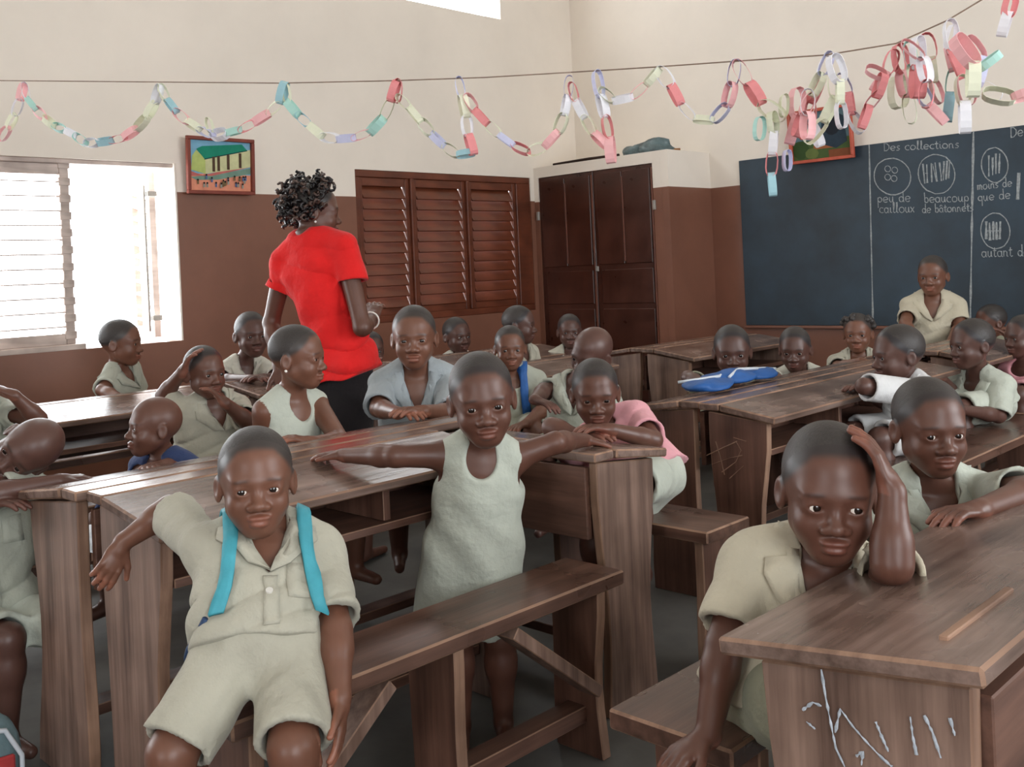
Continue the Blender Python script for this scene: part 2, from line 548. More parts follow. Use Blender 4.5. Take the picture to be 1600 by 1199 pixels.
GL = {   # hand-written letters: strokes in x-height units, advance width last
    'o': ([arc(.45, .5, .42, .5, 90, 450, 13)], 1.05),
    'e': ([[(.08, .45), (.8, .55)] + arc(.45, .5, .4, .5, 10, 320, 11)], 1.0),
    'c': ([arc(.48, .5, .42, .5, 50, 310)], .9),
    's': ([[(.62, .95), (.3, .98), (.12, .75), (.35, .52), (.6, .3), (.4, .02), (.05, .06)]], .8),
    'l': ([[(.1, .1), (.32, 1.2), (.3, 1.95), (.16, 1.9), (.16, .25), (.3, 0), (.5, .1)]], .58),
    't': ([[(.25, 1.6), (.2, .2), (.35, 0), (.55, .12)], [(-.02, 1.05), (.55, 1.1)]], .65),
    'i': ([[(.15, 1), (.15, .15), (.3, 0), (.45, .1)], [(.15, 1.4), (.17, 1.5)]], .52),
    'n': ([[(.08, 1), (.1, 0)], [(.1, .7), (.35, 1), (.6, .8), (.62, .1), (.8, 0)]], .95),
    'm': ([[(.08, 1), (.1, 0)], [(.1, .7), (.3, 1), (.48, .8), (.48, 0)], [(.48, .7), (.7, 1), (.88, .8), (.9, .05), (1.05, 0)]], 1.2),
    'u': ([[(.08, 1), (.1, .3), (.3, 0), (.55, .2), (.62, 1)], [(.62, 1), (.64, .1), (.8, 0)]], .92),
    'p': ([[(.12, 1), (.1, -.95)], arc(.42, .55, .32, .45, 170, -170, 11)], .92),
    'q': ([[(.72, 1), (.7, -.95)], arc(.4, .55, .34, .45, 10, 350, 11)], .95),
    'd': ([arc(.38, .48, .34, .48, 20, 340, 11), [(.72, 2.0), (.72, .1), (.86, 0)]], .98),
    'b': ([[(.12, 1.95), (.12, .05)], arc(.42, .5, .32, .48, 170, -170, 11)], .92),
    'a': ([arc(.38, .48, .34, .48, 40, 350, 11), [(.72, .95), (.72, .1), (.88, 0)]], .98),
    'x': ([[(.05, 1), (.65, 0)], [(.65, 1), (.05, 0)]], .82),
    'D': ([[(.12, 1.7), (.1, 0)], [(.0, 1.65), (.55, 1.6), (.95, 1.1), (.9, .45), (.5, .02), (.02, 0)]], 1.15),
    'A': ([arc(.38, .48, .34, .48, 40, 350, 11), [(.72, .95), (.72, .1), (.88, 0)], [(.15, 1.25), (.4, 1.6), (.65, 1.25)]], .98),
    ' ': ([], .7),
}


def chalk_text(txt, pa, pb, xh, w=0.0056):
    """chalk words written between two photo positions on the board"""
    a, b = on_board(*pa), on_board(*pb)
    width = sum(GL[c][1] for c in txt)
    d = (b - a) / width
    upv = Vector((0, 0, 1)) * xh
    items, x = [], 0.0
    for c in txt + ' ':
        if c == ' ' and items:                    # one object for each word
            v, f = join_vf(items)
            mesh_obj('chalk_word', v, f, M_CHALK, cb)
            items = []
        for s in GL[c][0]:
            items.append(ribbon_vf([a + d * (x + q[0]) + upv * q[1] + Vector((random.uniform(-1, 1), 0, random.uniform(-1, 1))) * 0.001 for q in s], w))
        x += GL[c][1]


def chalk_ring(px, py, rx, ry, w=0.007, n=26, parts=None):
    c = on_board(px, py)
    pr = on_board(px + rx, py) - c
    pu = on_board(px, py - ry) - c
    pts = [c + pr * math.cos(t) + Vector((0, 0, pu.z)) * math.sin(t) * random.uniform(.97, 1.03) for t in [2 * math.pi * i / n for i in range(n + 1)]]
    v, f = ribbon_vf(pts, w)
    mesh_obj('chalk_circle', v, f, M_CHALK, cb)


def chalk_bars(bars, w=0.012):
    items = [ribbon_vf([on_board(x0 + (x1 - x0) * t, y0 + (y1 - y0) * t) for t in (0, .25, .5, .75, 1)], w, wob=.45) for x0, y0, x1, y1 in bars]
    v, f = join_vf(items)
    mesh_obj('chalk_sticks', v, f, M_CHALK, cb)


for pa, pb in (((1358, 226), (1364, 508)), ((1521, 205), (1516, 500))):
    v, f = ribbon_vf([on_board(pa[0] + (pb[0] - pa[0]) * i / 14, pa[1] + (pb[1] - pa[1]) * i / 14) for i in range(15)], 0.012, wob=.5)
    mesh_obj('chalk_line', v, f, M_CHALK, cb)
chalk_text('Des collections', (1381, 236), (1500, 231), 0.030)
chalk_ring(1394, 276, 29, 29)
for x, y in ((1387, 264), (1398, 266), (1387, 277), (1397, 279)):
    chalk_ring(x, y, 4.6, 4.8, 0.005, 12)
chalk_ring(1463, 272, 29, 31)
chalk_bars([(1442, 256, 1445, 287), (1448, 257, 1449, 286), (1455, 255, 1456, 285), (1461, 254, 1464, 284), (1468, 254, 1471, 283), (1475, 252, 1474, 282), (1480, 251, 1478, 281), (1484, 250, 1482, 279)], 0.009)
chalk_bars([(1446, 271, 1450, 271), (1457, 256, 1463, 283), (1470, 281, 1476, 256)], 0.005)
chalk_text('peu de', (1371, 317), (1424, 315), 0.036)
chalk_text('cailloux', (1374, 333), (1430, 332), 0.036)
chalk_text('beaucoup', (1444, 317), (1515, 315), 0.034)
chalk_text('de bAtonnets', (1441, 333), (1522, 330), 0.030)
chalk_text('moins de', (1527, 297), (1582, 291), 0.030)
chalk_text('que de', (1528, 315), (1580, 310), 0.032)
chalk_bars([(1592, 270, 1590, 312)], 0.016)
chalk_text('De', (1579, 215), (1600, 212), 0.036)
chalk_ring(1554, 258, 21, 27)
chalk_bars([(1545, 243, 1545, 276), (1551, 246, 1551, 274), (1556, 240, 1556, 272), (1562, 240, 1561, 271)], 0.010)
chalk_ring(1555, 361, 23, 28)
chalk_bars([(1541, 346, 1541, 374), (1546, 348, 1547, 376), (1552, 346, 1552, 375), (1557, 347, 1557, 375), (1563, 346, 1562, 374)], 0.013)
chalk_bars([(1540, 361, 1563, 361)], 0.006)
chalk_text('autant de', (1534, 402), (1610, 400), 0.036)

# ------------------------------------------------------------------ framed pictures
M_FRAME1 = mat('dark_red_frame', (132, 62, 48), 0.5, 0.4, scale=10)
M_FRAME2 = mat('orange_red_frame', (190, 84, 60), 0.5, 0.4, scale=10)


def flat_mat(n, c):
    return mat('picture_' + n, c, 0.7, 0.2, scale=14, var=0.07)


def picture(name, label, o, ex_, ey_, w, h, fm, layers, n):
    """o: lower left corner, ex_/ey_ unit axes, layers: (colour name, rgb, polygon in 0..1)"""
    root = empty(name, o, label, 'picture')
    n = Vector(n)
    P = lambda u, v, d=0.0: Vector(o) + ex_ * (u * w) + ey_ * (v * h) + n * d
    fw = 0.022
    for nm, (u0, u1, v0_, v1_) in (('frame_bottom', (0, w, 0, fw)), ('frame_top', (0, w, h - fw, h)), ('frame_side', (0, fw, fw, h - fw)), ('frame_side', (w - fw, w, fw, h - fw))):
        box(nm, P((u0 + u1) / 2 / w, (v0_ + v1_) / 2 / h, 0.012), ((u1 - u0) / 2, (v1_ - v0_) / 2, 0.014), fm, root, (ex_, ey_, n), 0.003)
    V, F, MI, ML = [], [], [], []
    for k, (cn, c, poly) in enumerate(layers):
        mm = flat_mat(cn, c)
        if mm not in ML:
            ML.append(mm)
        s = len(V)
        u0, v0_ = fw / w, fw / h
        V += [P(u0 + a * (1 - 2 * u0), v0_ + b * (1 - 2 * v0_), 0.004 + 0.0004 * k) for a, b in poly]
        F.append(tuple(range(s, s + len(poly))))
        MI.append(ML.index(mm))
    mesh_obj('painting', V, F, ML, root, mats=MI)
    box('backing', P(.5, .5, 0.0), (w / 2 - 0.004, h / 2 - 0.004, 0.003), fm, root, (ex_, ey_, n), 0)


def disc(cx, cy, r, n=8, ry=None):
    return [(cx + r * math.cos(2 * math.pi * i / n), cy + (ry or r) * math.sin(2 * math.pi * i / n)) for i in range(n)]


def rect(a, b, c, d):
    return [(a, b), (c, b), (c, d), (a, d)]


L1 = [('sky', (128, 178, 205), rect(0, 0, 1, 1)), ('ground', (226, 150, 122), rect(0, 0, 1, .33)), ('path', (120, 150, 135), [(0, .26), (.3, .30), (1, .48), (1, .36), (.45, .22), (.1, .2)]),
      ('plinth', (196, 110, 105), [(0, .38), (.2, .30), (.4, .36), (1, .56), (1, .5), (.35, .29), (0, .28)]),
      ('gable', (186, 200, 120), [(.02, .40), (.04, .68), (.11, .80), (.25, .62), (.25, .33)]), ('wall', (206, 206, 160), [(.25, .33), (.25, .62), (1, .86), (1, .5)]),
      ('roof', (34, 138, 112), [(.11, .82), (.24, .62), (.95, .84), (.86, .96), (.2, .88)]), ('eave', (20, 70, 70), [(.23, .61), (.95, .83), (.95, .85), (.24, .635)])]
for u in (.36, .44, .60, .80):
    L1.append(('post', (84, 64, 50), rect(u, .30 + u * .22, u + .045, .60 + u * .22)))
r_ = random.Random(4)
for i in range(22):
    u, v = r_.uniform(.06, .95), r_.uniform(.04, .24)
    L1.append(('shirt%d' % (i % 3), [(150, 150, 140), (90, 110, 150), (120, 100, 70)][i % 3], rect(u - .015, v, u + .015, v + .07)))
    L1.append(('head', (40, 30, 30), disc(u, v + .085, .016, 7, .022)))
eyl = Vector((0.10, -0.03, 1)).normalized()
picture('framed_painting', 'dark red framed painting of a green roofed school, hung beside the bright window', (LEFT_X + 0.03, 2.965, 1.735), Vector((0, 1, 0)), eyl, 0.455, 0.345, M_FRAME1, L1, Vector((1, 0, -0.10)).normalized())
L2 = [('dusk', (88, 112, 120), rect(0, 0, 1, 1)), ('field', (70, 90, 50), rect(0, 0, 1, .4)), ('hill', (150, 92, 56), [(.35, .2), (.45, .62), (.62, .66), (.72, .2)]), ('cloak', (44, 58, 70), [(.5, .3), (.54, .9), (.7, 1.0), (.9, .84), (.94, .3), (.75, .18)]),
      ('hood', (30, 34, 42), disc(.70, .66, .14, 12, .2)), ('bush', (52, 74, 38), disc(.14, .22, .15, 10, .2)), ('bush2', (96, 110, 60), disc(.33, .12, .12, 9, .12)), ('soil', (120, 70, 44), rect(.62, 0, 1, .16)), ('red', (190, 84, 66), disc(.2, .55, .09, 9, .12))]
picture('framed_picture', 'orange red framed picture on the chalkboard edge behind the paper chains', (-3.56, CHALK_Y - 0.05, 1.845), Vector((1, 0, 0)), Vector((0, -0.06, 1)).normalized(), 0.475, 0.37, M_FRAME2, L2, Vector((0, -1, -0.06)).normalized())
# ------------------------------------------------------------------ school desks and benches
def wood(name, rgb, rough, axis, rgb2=None):
    st = {'x': (1.2, 22, 22), 'y': (22, 1.2, 22), 'z': (22, 22, 1.2)}[axis]
    return mat(name + '_' + axis, rgb, rough, 0.55 if rough < .25 else 0.45, kind='wood', scale=1.4, var=0.14, bump=0.25, stretch=st, rgb2=rgb2)


TOP = lambda a: wood('worn_desk_top_wood', (138, 117, 107), 0.22, a, (86, 69, 61))
PANEL = lambda a: wood('worn_plank_wood', (150, 124, 110), 0.5, a, (84, 62, 52))
RED = lambda a: wood('red_brown_plank_wood', (114, 82, 68), 0.45, a, (74, 50, 41))
SEAT = lambda a: wood('polished_seat_wood', (108, 80, 68), 0.28, a, (70, 50, 42))
PALE = lambda a: wood('bare_worn_edge_wood', (160, 128, 106), 0.6, a, (110, 82, 66))


def wbox(name, c, half, m, edge, parent, axes, bev=0.005):
    bev *= .75
    v, f = box_vf(c, half, axes, bev)
    mi = [0 if len(q) == 4 and i % 6 < 2 and i < 18 else 1 for i, q in enumerate(f)]
    o = mesh_obj(name, v, f, [m, edge], parent, mats=mi)
    return o


def wprism(name, poly, n, thick, m, edge, parent, bev=0.005):
    o = prism(name, poly, n, thick, m, parent, bev)
    o.data.materials.append(edge)
    n = Vector(n)
    for p in o.data.polygons:
        if abs(p.normal.dot(n)) < 0.98:
            p.material_index = 1
    return o


def wavy(t0, t1, z0, z1, seed, amp=0.016, n=7, waist=0.03, zl=None):
    """outline of a hand-sawn end panel in (t, z)"""
    r = random.Random(seed)
    L, R = [], []
    p1, p2 = r.uniform(0, 6), r.uniform(0, 6)
    for i in range(n + 1):
        u = i / n
        z = z0 + (z1 - z0) * u
        w = waist * math.sin(math.pi * u) ** 2
        L.append((t0 + w * .6 + amp * math.sin(p1 + 5 * u) * (1 - u * .6), z if zl is None else z0 + (zl - z0) * u))
        R.append((t1 - w + amp * math.sin(p2 + 4.2 * u) * (1 - u * .6), z))
    return L + R[::-1]


def desk(label, origin, e1, e2, L, D, hf=0.68, hr=0.72, seed=1, panel=None, dividers=(0.5,), back=True, group='two-sided school desks', strip=True, low_rail=True):
    """sloping school desk. origin: near end of the high back edge on the floor, e1 along it, e2 towards the pupil"""
    e1, e2 = Vector(e1).normalized(), Vector(e2).normalized()
    o = Vector((origin[0], origin[1], 0))
    root = empty('school_desk', o + e1 * (L / 2) + e2 * (D / 2), label, 'desk', group)
    ax1 = 'y' if abs(e1.y) > abs(e1.x) else 'x'
    ax2 = 'x' if ax1 == 'y' else 'y'
    pm = (panel or PANEL)('z')
    P = lambda s, t, z: o + e1 * s + e2 * t + UP * z
    th = 0.024
    ts = 0.085 if strip else 0.0
    slope = (e2 * (D - ts) - UP * (hr - hf)).normalized()
    nrm = e1.cross(slope)
    if nrm.z < 0: nrm = -nrm
    main_c = (P(L / 2, ts + 0.003, hr) + P(L / 2, D + 0.012, hf)) / 2 - nrm * th / 2
    wl = (D - ts + 0.010) / 2
    wbox('writing_board', main_c, (L / 2, wl, th / 2), TOP(ax1), PALE(ax1), root, (e1, slope, nrm), 0.006)
    if strip:
        wbox('back_strip', P(L / 2, ts / 2 - 0.002, hr - th / 2 + 0.001), (L / 2 - 0.004, ts / 2 - 0.003, th / 2), TOP(ax1), PALE(ax1), root, (e1, e2, UP), 0.005)
    zt = lambda t: hr - th - 0.002 if t < ts else hr - (hr - hf) * (t - ts) / (D - ts) - th - 0.003
    for k, s in enumerate((0.035, L - 0.035)):
        pl = wavy(0.03, D - 0.035, 0.0, zt(D - 0.035) - 0.002, seed + 7 * k, zl=zt(0.03) - 0.002)
        pl = [P(s, t, z) for t, z in pl]
        wprism('end_panel', pl, e1, 0.028, pm, PALE('z'), root, 0.003)
    wbox('shelf', P(L / 2, D / 2, hf - 0.125), (L / 2 - 0.05, D / 2 - 0.035, 0.010), RED(ax1), PALE(ax1), root, (e1, e2, UP), 0.003)
    if back:
        wbox('back_panel', P(L / 2, 0.022, hf - 0.105), (L / 2 - 0.05, 0.010, 0.095), RED(ax1), RED(ax1), root, (e1, e2, UP), 0.003)
    for q in dividers:
        wbox('divider', P(L * q, D / 2, hf - 0.073), (0.011, D / 2 - 0.05, 0.040), RED('z'), PALE('z'), root, (e1, e2, UP), 0.002)
    if low_rail:
        wbox('foot_rail', P(L / 2, D / 2 + 0.05, 0.13), (L / 2 - 0.05, 0.035, 0.014), RED(ax1), PALE(ax1), root, (e1, e2, UP), 0.003)
    return root


def bench(label, origin, e1, e2, L, W, h=0.44, seed=1, braces=True, legs=(0.12, 0.88), group='long school benches', rail=False, panel=None):
    """plank bench. origin: near end corner on the floor; e1 along, e2 across"""
    e1, e2 = Vector(e1).normalized(), Vector(e2).normalized()
    o = Vector((origin[0], origin[1], 0))
    root = empty('school_bench', o + e1 * (L / 2) + e2 * (W / 2), label, 'bench', group)
    ax1 = 'y' if abs(e1.y) > abs(e1.x) else 'x'
    P = lambda s, t, z: o + e1 * s + e2 * t + UP * z
    pm = (panel or RED)('z')
    wbox('seat', P(L / 2, W / 2, h - 0.0175), (L / 2, W / 2, 0.0175), SEAT(ax1), PALE(ax1), root, (e1, e2, UP), 0.006)
    for k, q in enumerate(legs):
        pl = [P(L * q, t, z) for t, z in wavy(0.02, W - 0.015, 0.0, h - 0.037, seed + 3 * k, amp=0.008, waist=0.012)]
        wprism('leg_panel', pl, e1, 0.030, pm, PALE('z'), root, 0.003)
    if braces:
        for q, sg in ((legs[0], 1), (legs[-1], -1)):
            a, b = P(L * q + sg * 0.30, W - 0.04, h - 0.05), P(L * q + sg * 0.02, W - 0.04, 0.17)
            d = (b - a).normalized()
            wbox('brace', (a + b) / 2, ((b - a).length / 2, 0.032, 0.014), PANEL('z'), PALE('z'), root, (d, e2, d.cross(e2)), 0.003)
    if rail:
        wbox('rail', P(L / 2, W / 2, 0.10), (L / 2 - 0.05, 0.03, 0.02), RED(ax1), PALE(ax1), root, (e1, e2, UP), 0.003)
    return root


YA, XP, XN = (0, 1, 0), (1, 0, 0), (-1, 0, 0)
# row nearest the middle: pairs of desks standing back to back along Y
desk('worn desk with open shelf behind the boy with the teal backpack', (-2.325, 0.95), YA, XP, 1.02, 0.355, seed=3, dividers=(0.62,))
desk('worn desk the grey shirted boy leans on, backing onto the open shelved desk', (-2.335, 0.93), YA, XN, 1.36, 0.365, seed=9)
desk('red brown desk under the crossed arms of the pink shirted child', (-1.665, 1.985), XN, YA, 0.62, 0.30, hf=0.67, hr=0.70, seed=14, dividers=())
dD = desk('worn desk with the blue bundle, open shelf towards the profile pupils', (-1.99, 2.93), YA, XP, 1.60, 0.285, hf=0.665, hr=0.695, seed=21, panel=RED, dividers=(0.36, 0.7))
desk('worn desk the two far pupils sit behind, under the blue bundle', (-2.00, 2.95), YA, XN, 1.60, 0.285, hf=0.665, hr=0.695, seed=25, panel=RED)
dE = desk('large scribbled foreground desk the two nearest boys lean on', (-0.415, 1.14), YA, XN, 1.75, 0.335, seed=31, back=True, strip=False)
# row by the window and the far rows
desk('long desk by the window wall under the leaning boy in profile', (-4.36, 0.75), YA, XP, 1.62, 0.385, seed=41)
desk('desk along the window wall behind the teacher', (-4.36, 2.42), YA, XP, 0.95, 0.385, seed=43)
desk('far desk in front of the louvred shutters', (-4.36, 3.42), YA, XP, 1.20, 0.385, seed=45)
desk('desk behind the pupil with the blue strap', (-3.55, 2.95), YA, XP, 1.10, 0.33, seed=51)
desk('pale sided far desk in front of the corner cupboard', (-3.40, 4.48), YA, XP, 1.10, 0.34, seed=55)
desk('far desk backing onto the pale sided one by the cupboard', (-3.41, 4.50), YA, XN, 1.10, 0.34, seed=57)
desk('far desk in front of the boy standing at the chalkboard', (-1.95, 4.72), YA, XP, 0.75, 0.30, seed=61)
desk('far desk of the wide haired girl below the chalkboard', (-1.96, 4.74), YA, XN, 0.75, 0.27, seed=63)

# chalk scribbles on the foreground desk's end panel
M_SCR = mat('pale_blue_chalk_scribble', (196, 204, 214), 0.95, 0.1, scale=60, var=0.2)
def on_plane_y(px, py, y):
    d = pt(px, py, 1.0) - Vector((0, 0, CAM_H))
    t = y / d.y
    return Vector((d.x * t, y, CAM_H + d.z * t))
yE = 1.14 + 0.035 - 0.0155
for pl in ([(1281, 1046), (1288, 1090), (1296, 1130), (1304, 1170), (1318, 1199)], [(1303, 1145), (1311, 1108), (1330, 1135), (1352, 1160), (1376, 1185), (1392, 1199)], [(1366, 1128), (1375, 1150), (1386, 1175)],
           [(1420, 1120), (1424, 1150), (1430, 1180)], [(1442, 1118), (1455, 1145), (1468, 1185)], [(1482, 1122), (1490, 1150)], [(1252, 1110), (1268, 1098), (1282, 1104)], [(1258, 1128), (1272, 1140)], [(1336, 1182), (1346, 1175), (1344, 1196)]):
    pts = [on_plane_y(x + 2, y, yE) for x, y in pl]
    fine = []
    for a, b in zip(pts[:-1], pts[1:]):
        fine += [a.lerp(b, i / 5) for i in range(5)]
    v, f = ribbon_vf(fine + [pts[-1]], 0.0032, wob=.7)
    mesh_obj('chalk_scribble', v, f, M_SCR, dE)
yD = 2.93 + 0.035 - 0.0155
for pl in ([(1104, 712), (1130, 700), (1152, 690)], [(1112, 726), (1140, 716), (1160, 712)], [(1128, 738), (1150, 722), (1158, 704), (1150, 690)], [(1118, 690), (1126, 716), (1132, 742)], [(1140, 748), (1162, 728)], [(1146, 684), (1166, 690)]):
    v, f = ribbon_vf([on_plane_y(x, y, yD) for x, y in pl], 0.0032, wob=.6)
    mesh_obj('scratch', v, f, PALE('z'), dD)
# pencil groove strip on its top
g0, g1 = pt(1520, 994, 1.19), pt(1610, 930, 1.36)
g0.z, g1.z = 0.7135, 0.7135
g0.x = g1.x = -0.492
wbox('pencil_ledge', (g0 + g1) / 2, ((g1 - g0).length / 2, 0.006, 0.004), PALE('y'), PALE('y'), dE, ((0, 1, 0), (1, 0, 0), UP), 0.002)

# benches
bench('long braced bench the boy with the teal backpack sits on', (-1.735, 0.86), YA, XP, 1.07, 0.19, seed=5, legs=(0.05, 0.50, 0.93), rail=True)
bench('narrow bench holding the pink shirted child', (-2.25, 2.33), XP, YA, 0.68, 0.22, seed=8, legs=(0.15, 0.93), braces=False)
bench('foreground bench under the two nearest boys', (-1.09, 1.30), YA, XP, 1.40, 0.24, seed=13, legs=(0.08, 0.9), rail=True)
bench('bench of the sleeping child on the left', (-3.10, 0.55), YA, XP, 1.75, 0.24, seed=17, braces=False)
bench('bench of the two pupils seen in profile on the right', (-1.60, 3.12), YA, XP, 1.65, 0.24, seed=19, braces=False)
bench('bench behind the desk with the blue bundle', (-2.66, 2.75), YA, XP, 1.75, 0.24, seed=20, braces=False)
bench('bench by the window row of the child with a hand at the ear', (-3.72, 0.8), YA, XP, 1.30, 0.24, seed=23, braces=False)
bench('bench against the window wall', (-4.76, 1.3), YA, XP, 3.0, 0.24, seed=27, braces=False, legs=(0.05, 0.5, 0.95))
bench('bench of the pupil with the blue strap', (-3.12, 2.7), YA, XP, 1.3, 0.22, seed=29, braces=False)
bench('bench behind the far desk by the cupboard', (-4.02, 4.2), YA, XP, 1.3, 0.22, seed=33, braces=False)
bench('bench of the wide haired girl below the chalkboard', (-2.50, 4.7), YA, XP, 0.8, 0.24, seed=35, braces=False)
bench('bench at the far right by the chalkboard', (-1.62, 4.82), YA, XP, 1.2, 0.24, seed=37, braces=False)
bench('bench along the wall under the chalkboard', (-2.45, 5.92), XP, YA, 1.2, 0.22, seed=39, braces=False)
# ------------------------------------------------------------------ implicit surfaces -> one continuous mesh (for bodies and clothes)
def A3(v):
    return np.array((v[0], v[1], v[2]), dtype=np.float64)


def T3(v):
    return tuple(float(q) for q in v)      # python floats keep float32 grids in float32


def cap(a, b, ra, rb):
    a, b = A3(a), A3(b)
    d = b - a
    L2 = float(d @ d) + 1e-12
    lo, hi = np.minimum(a - ra, b - rb), np.maximum(a + ra, b + rb)
    a, d, ra, rb = T3(a), T3(d), float(ra), float(rb)

    def fn(X, Y, Z):
        x, y, z = X - a[0], Y - a[1], Z - a[2]
        t = np.clip((x * d[0] + y * d[1] + z * d[2]) / L2, 0, 1)
        return np.sqrt((x - t * d[0]) ** 2 + (y - t * d[1]) ** 2 + (z - t * d[2]) ** 2) - (ra + (rb - ra) * t)
    return fn, lo, hi


def ell(c, rad, R=None):
    c = A3(c)
    R = np.eye(3) if R is None else R
    ra, rb, rc = rad
    ra, rb, rc = float(ra), float(rb), float(rc)
    ext = np.sqrt((R[0] * ra) ** 2 + (R[1] * rb) ** 2 + (R[2] * rc) ** 2)
    lo, hi = c - ext, c + ext
    c, R = T3(c), [T3(q) for q in R]

    def fn(X, Y, Z):
        x, y, z = X - c[0], Y - c[1], Z - c[2]
        u = (x * R[0][0] + y * R[0][1] + z * R[0][2]) / ra
        v = (x * R[1][0] + y * R[1][1] + z * R[1][2]) / rb
        w = (x * R[2][0] + y * R[2][1] + z * R[2][2]) / rc
        k0 = np.sqrt(u * u + v * v + w * w)
        k1 = np.sqrt((u / ra) ** 2 + (v / rb) ** 2 + (w / rc) ** 2) + 1e-9
        return k0 * (k0 - 1.0) / k1
    return fn, lo, hi


def lathe(c, R, zs, aa, bb, off=None, zmin=None, zmax=None, p=2.0):
    """elliptic profile along the axis R[2] from c (z measured downwards, table zs ascending)"""
    c = A3(c)
    zs, aa, bb = map(lambda q: np.asarray(q, float), (zs, aa, bb))
    off = np.zeros_like(zs) if off is None else np.asarray(off, float)
    z0, z1 = zs[0] if zmin is None else zmin, zs[-1] if zmax is None else zmax
    ends = [c - R[2] * z + s * R[0] * a + t * R[1] * (b + abs(o)) for z, a, b, o in zip(zs, aa, bb, off) for s in (-1, 1) for t in (-1, 1)]
    lo, hi = np.min(ends, 0), np.max(ends, 0)
    zs_ = zs
    lin = np.linspace(zs[0], zs[-1], 256)
    TA = np.r_[np.interp(lin, zs, aa), aa[-1]].astype(np.float32)
    c, R = T3(c), [T3(q) for q in R]
    z0, z1, zs = float(z0), float(z1), T3((zs[0], zs[-1], 0))[:2]
    TB = np.r_[np.interp(lin, zs_, bb), bb[-1]].astype(np.float32)

    def fn(X, Y, Z):
        x, y, z = X - c[0], Y - c[1], Z - c[2]
        u = x * R[0][0] + y * R[0][1] + z * R[0][2]
        v = x * R[1][0] + y * R[1][1] + z * R[1][2]
        w = -(x * R[2][0] + y * R[2][1] + z * R[2][2])
        ti = np.clip((w - zs[0]) * (255.0 / (zs[-1] - zs[0])), 0, 255).astype(np.int32)
        fr = np.clip((w - zs[0]) * (255.0 / (zs[-1] - zs[0])) - ti, 0, 1)
        a = TA[ti] + (TA[ti + 1] - TA[ti]) * fr
        b = TB[ti] + (TB[ti + 1] - TB[ti]) * fr
        if p == 2.0:
            k = np.sqrt((u / a) ** 2 + (v / b) ** 2)
        else:
            k = (np.abs(u / a) ** p + np.abs(v / b) ** p) ** (1 / p)
        d = (k - 1) * np.minimum(a, b) * 0.92
        return np.maximum(d, np.maximum(z0 - w, w - z1))
    return fn, lo, hi


def custom(fn, lo, hi):
    return fn, A3(lo), A3(hi)


class Field:
    def __init__(self):
        self.ops = []

    def u(self, prim, k=0.01):
        self.ops.append(('u', prim, k))
        return self

    def s(self, prim, k=0.004):
        self.ops.append(('s', prim, k))
        return self

    def i(self, prim, k=0.003):
        self.ops.append(('i', prim, k))
        return self

    def d(self, fn):
        self.ops.append(('d', (fn, None, None), 0))
        return self

    def bounds(self):
        lo = np.min([p[1] for o, p, k in self.ops if o == 'u'], 0)
        hi = np.max([p[2] for o, p, k in self.ops if o == 'u'], 0)
        return lo, hi

    @staticmethod
    def _mix(op, A, B, k):
        if op == 'u':
            h = np.maximum(k - np.abs(A - B), 0) / k
            return np.minimum(A, B) - h * h * k * 0.25
        if op == 's':
            B = -B
        h = np.maximum(k - np.abs(A - B), 0) / k
        return np.maximum(A, B) + h * h * k * 0.25

    def at(self, P):
        """value at an (n,3) array of points"""
        P = np.asarray(P, float)
        X, Y, Z = P[:, 0], P[:, 1], P[:, 2]
        pl, ph = P.min(0) - 0.06, P.max(0) + 0.06
        V = np.full(len(P), 0.5)
        for op, (fn, lo, hi), k in self.ops:
            if op == 'd':
                V = V + fn(X, Y, Z)
            elif op == 'i' or lo is None or not (np.any(lo > ph) or np.any(hi < pl)):
                V = self._mix(op, V, fn(X, Y, Z), max(k, 1e-4))
        return V

    def value_grad(self, P, e=0.002):
        P = np.asarray(P, float)
        n = len(P)
        Q = np.concatenate([P] + [P + s * np.eye(3)[i] * e for i in range(3) for s in (1, -1)])
        v = self.at(Q).reshape(7, n)
        g = np.stack([v[1 + 2 * i] - v[2 + 2 * i] for i in range(3)], 1)
        return v[0], g / (np.linalg.norm(g, axis=1, keepdims=True) + 1e-9)

    def grad(self, P, e=0.002):
        return self.value_grad(P, e)[1]

    def project(self, P, off=0.004, it=5):
        P = np.array(P, float)
        for _ in range(it):
            d, g = self.value_grad(P)
            P = P - np.clip(d[:, None] - off, -0.03, 0.03) * g * 0.9
        return P

    def mesh(self, h, lo=None, hi=None):
        l0, h0 = self.bounds()
        lo = l0 - 2.5 * h if lo is None else A3(lo)
        hi = h0 + 2.5 * h if hi is None else A3(hi)
        n = np.maximum(np.ceil((hi - lo) / h).astype(int) + 1, 4)
        ax = [lo[i] + h * np.arange(n[i]) for i in range(3)]
        V = np.full(n, 0.5, dtype=np.float32)
        ax = [q.astype(np.float32) for q in ax]
        for op, (fn, a, b), k in self.ops:
            k = max(k, 1e-4)
            if op == 'd':
                V += fn(ax[0][:, None, None], ax[1][None, :, None], ax[2][None, None, :])
                continue
            if op == 'i':
                sl = [slice(0, n[i]) for i in range(3)]
            else:
                m = k + 2.5 * h
                i0 = np.clip(np.floor((a - m - lo) / h).astype(int), 0, n)
                i1 = np.clip(np.ceil((b + m - lo) / h).astype(int) + 1, 0, n)
                if np.any(i1 <= i0):
                    continue
                sl = [slice(i0[i], i1[i]) for i in range(3)]
            x, y, z = ax[0][sl[0]][:, None, None], ax[1][sl[1]][None, :, None], ax[2][sl[2]][None, None, :]
            V[tuple(sl)] = self._mix(op, V[tuple(sl)], fn(x, y, z), k)
        return surface_nets(V, lo, h)


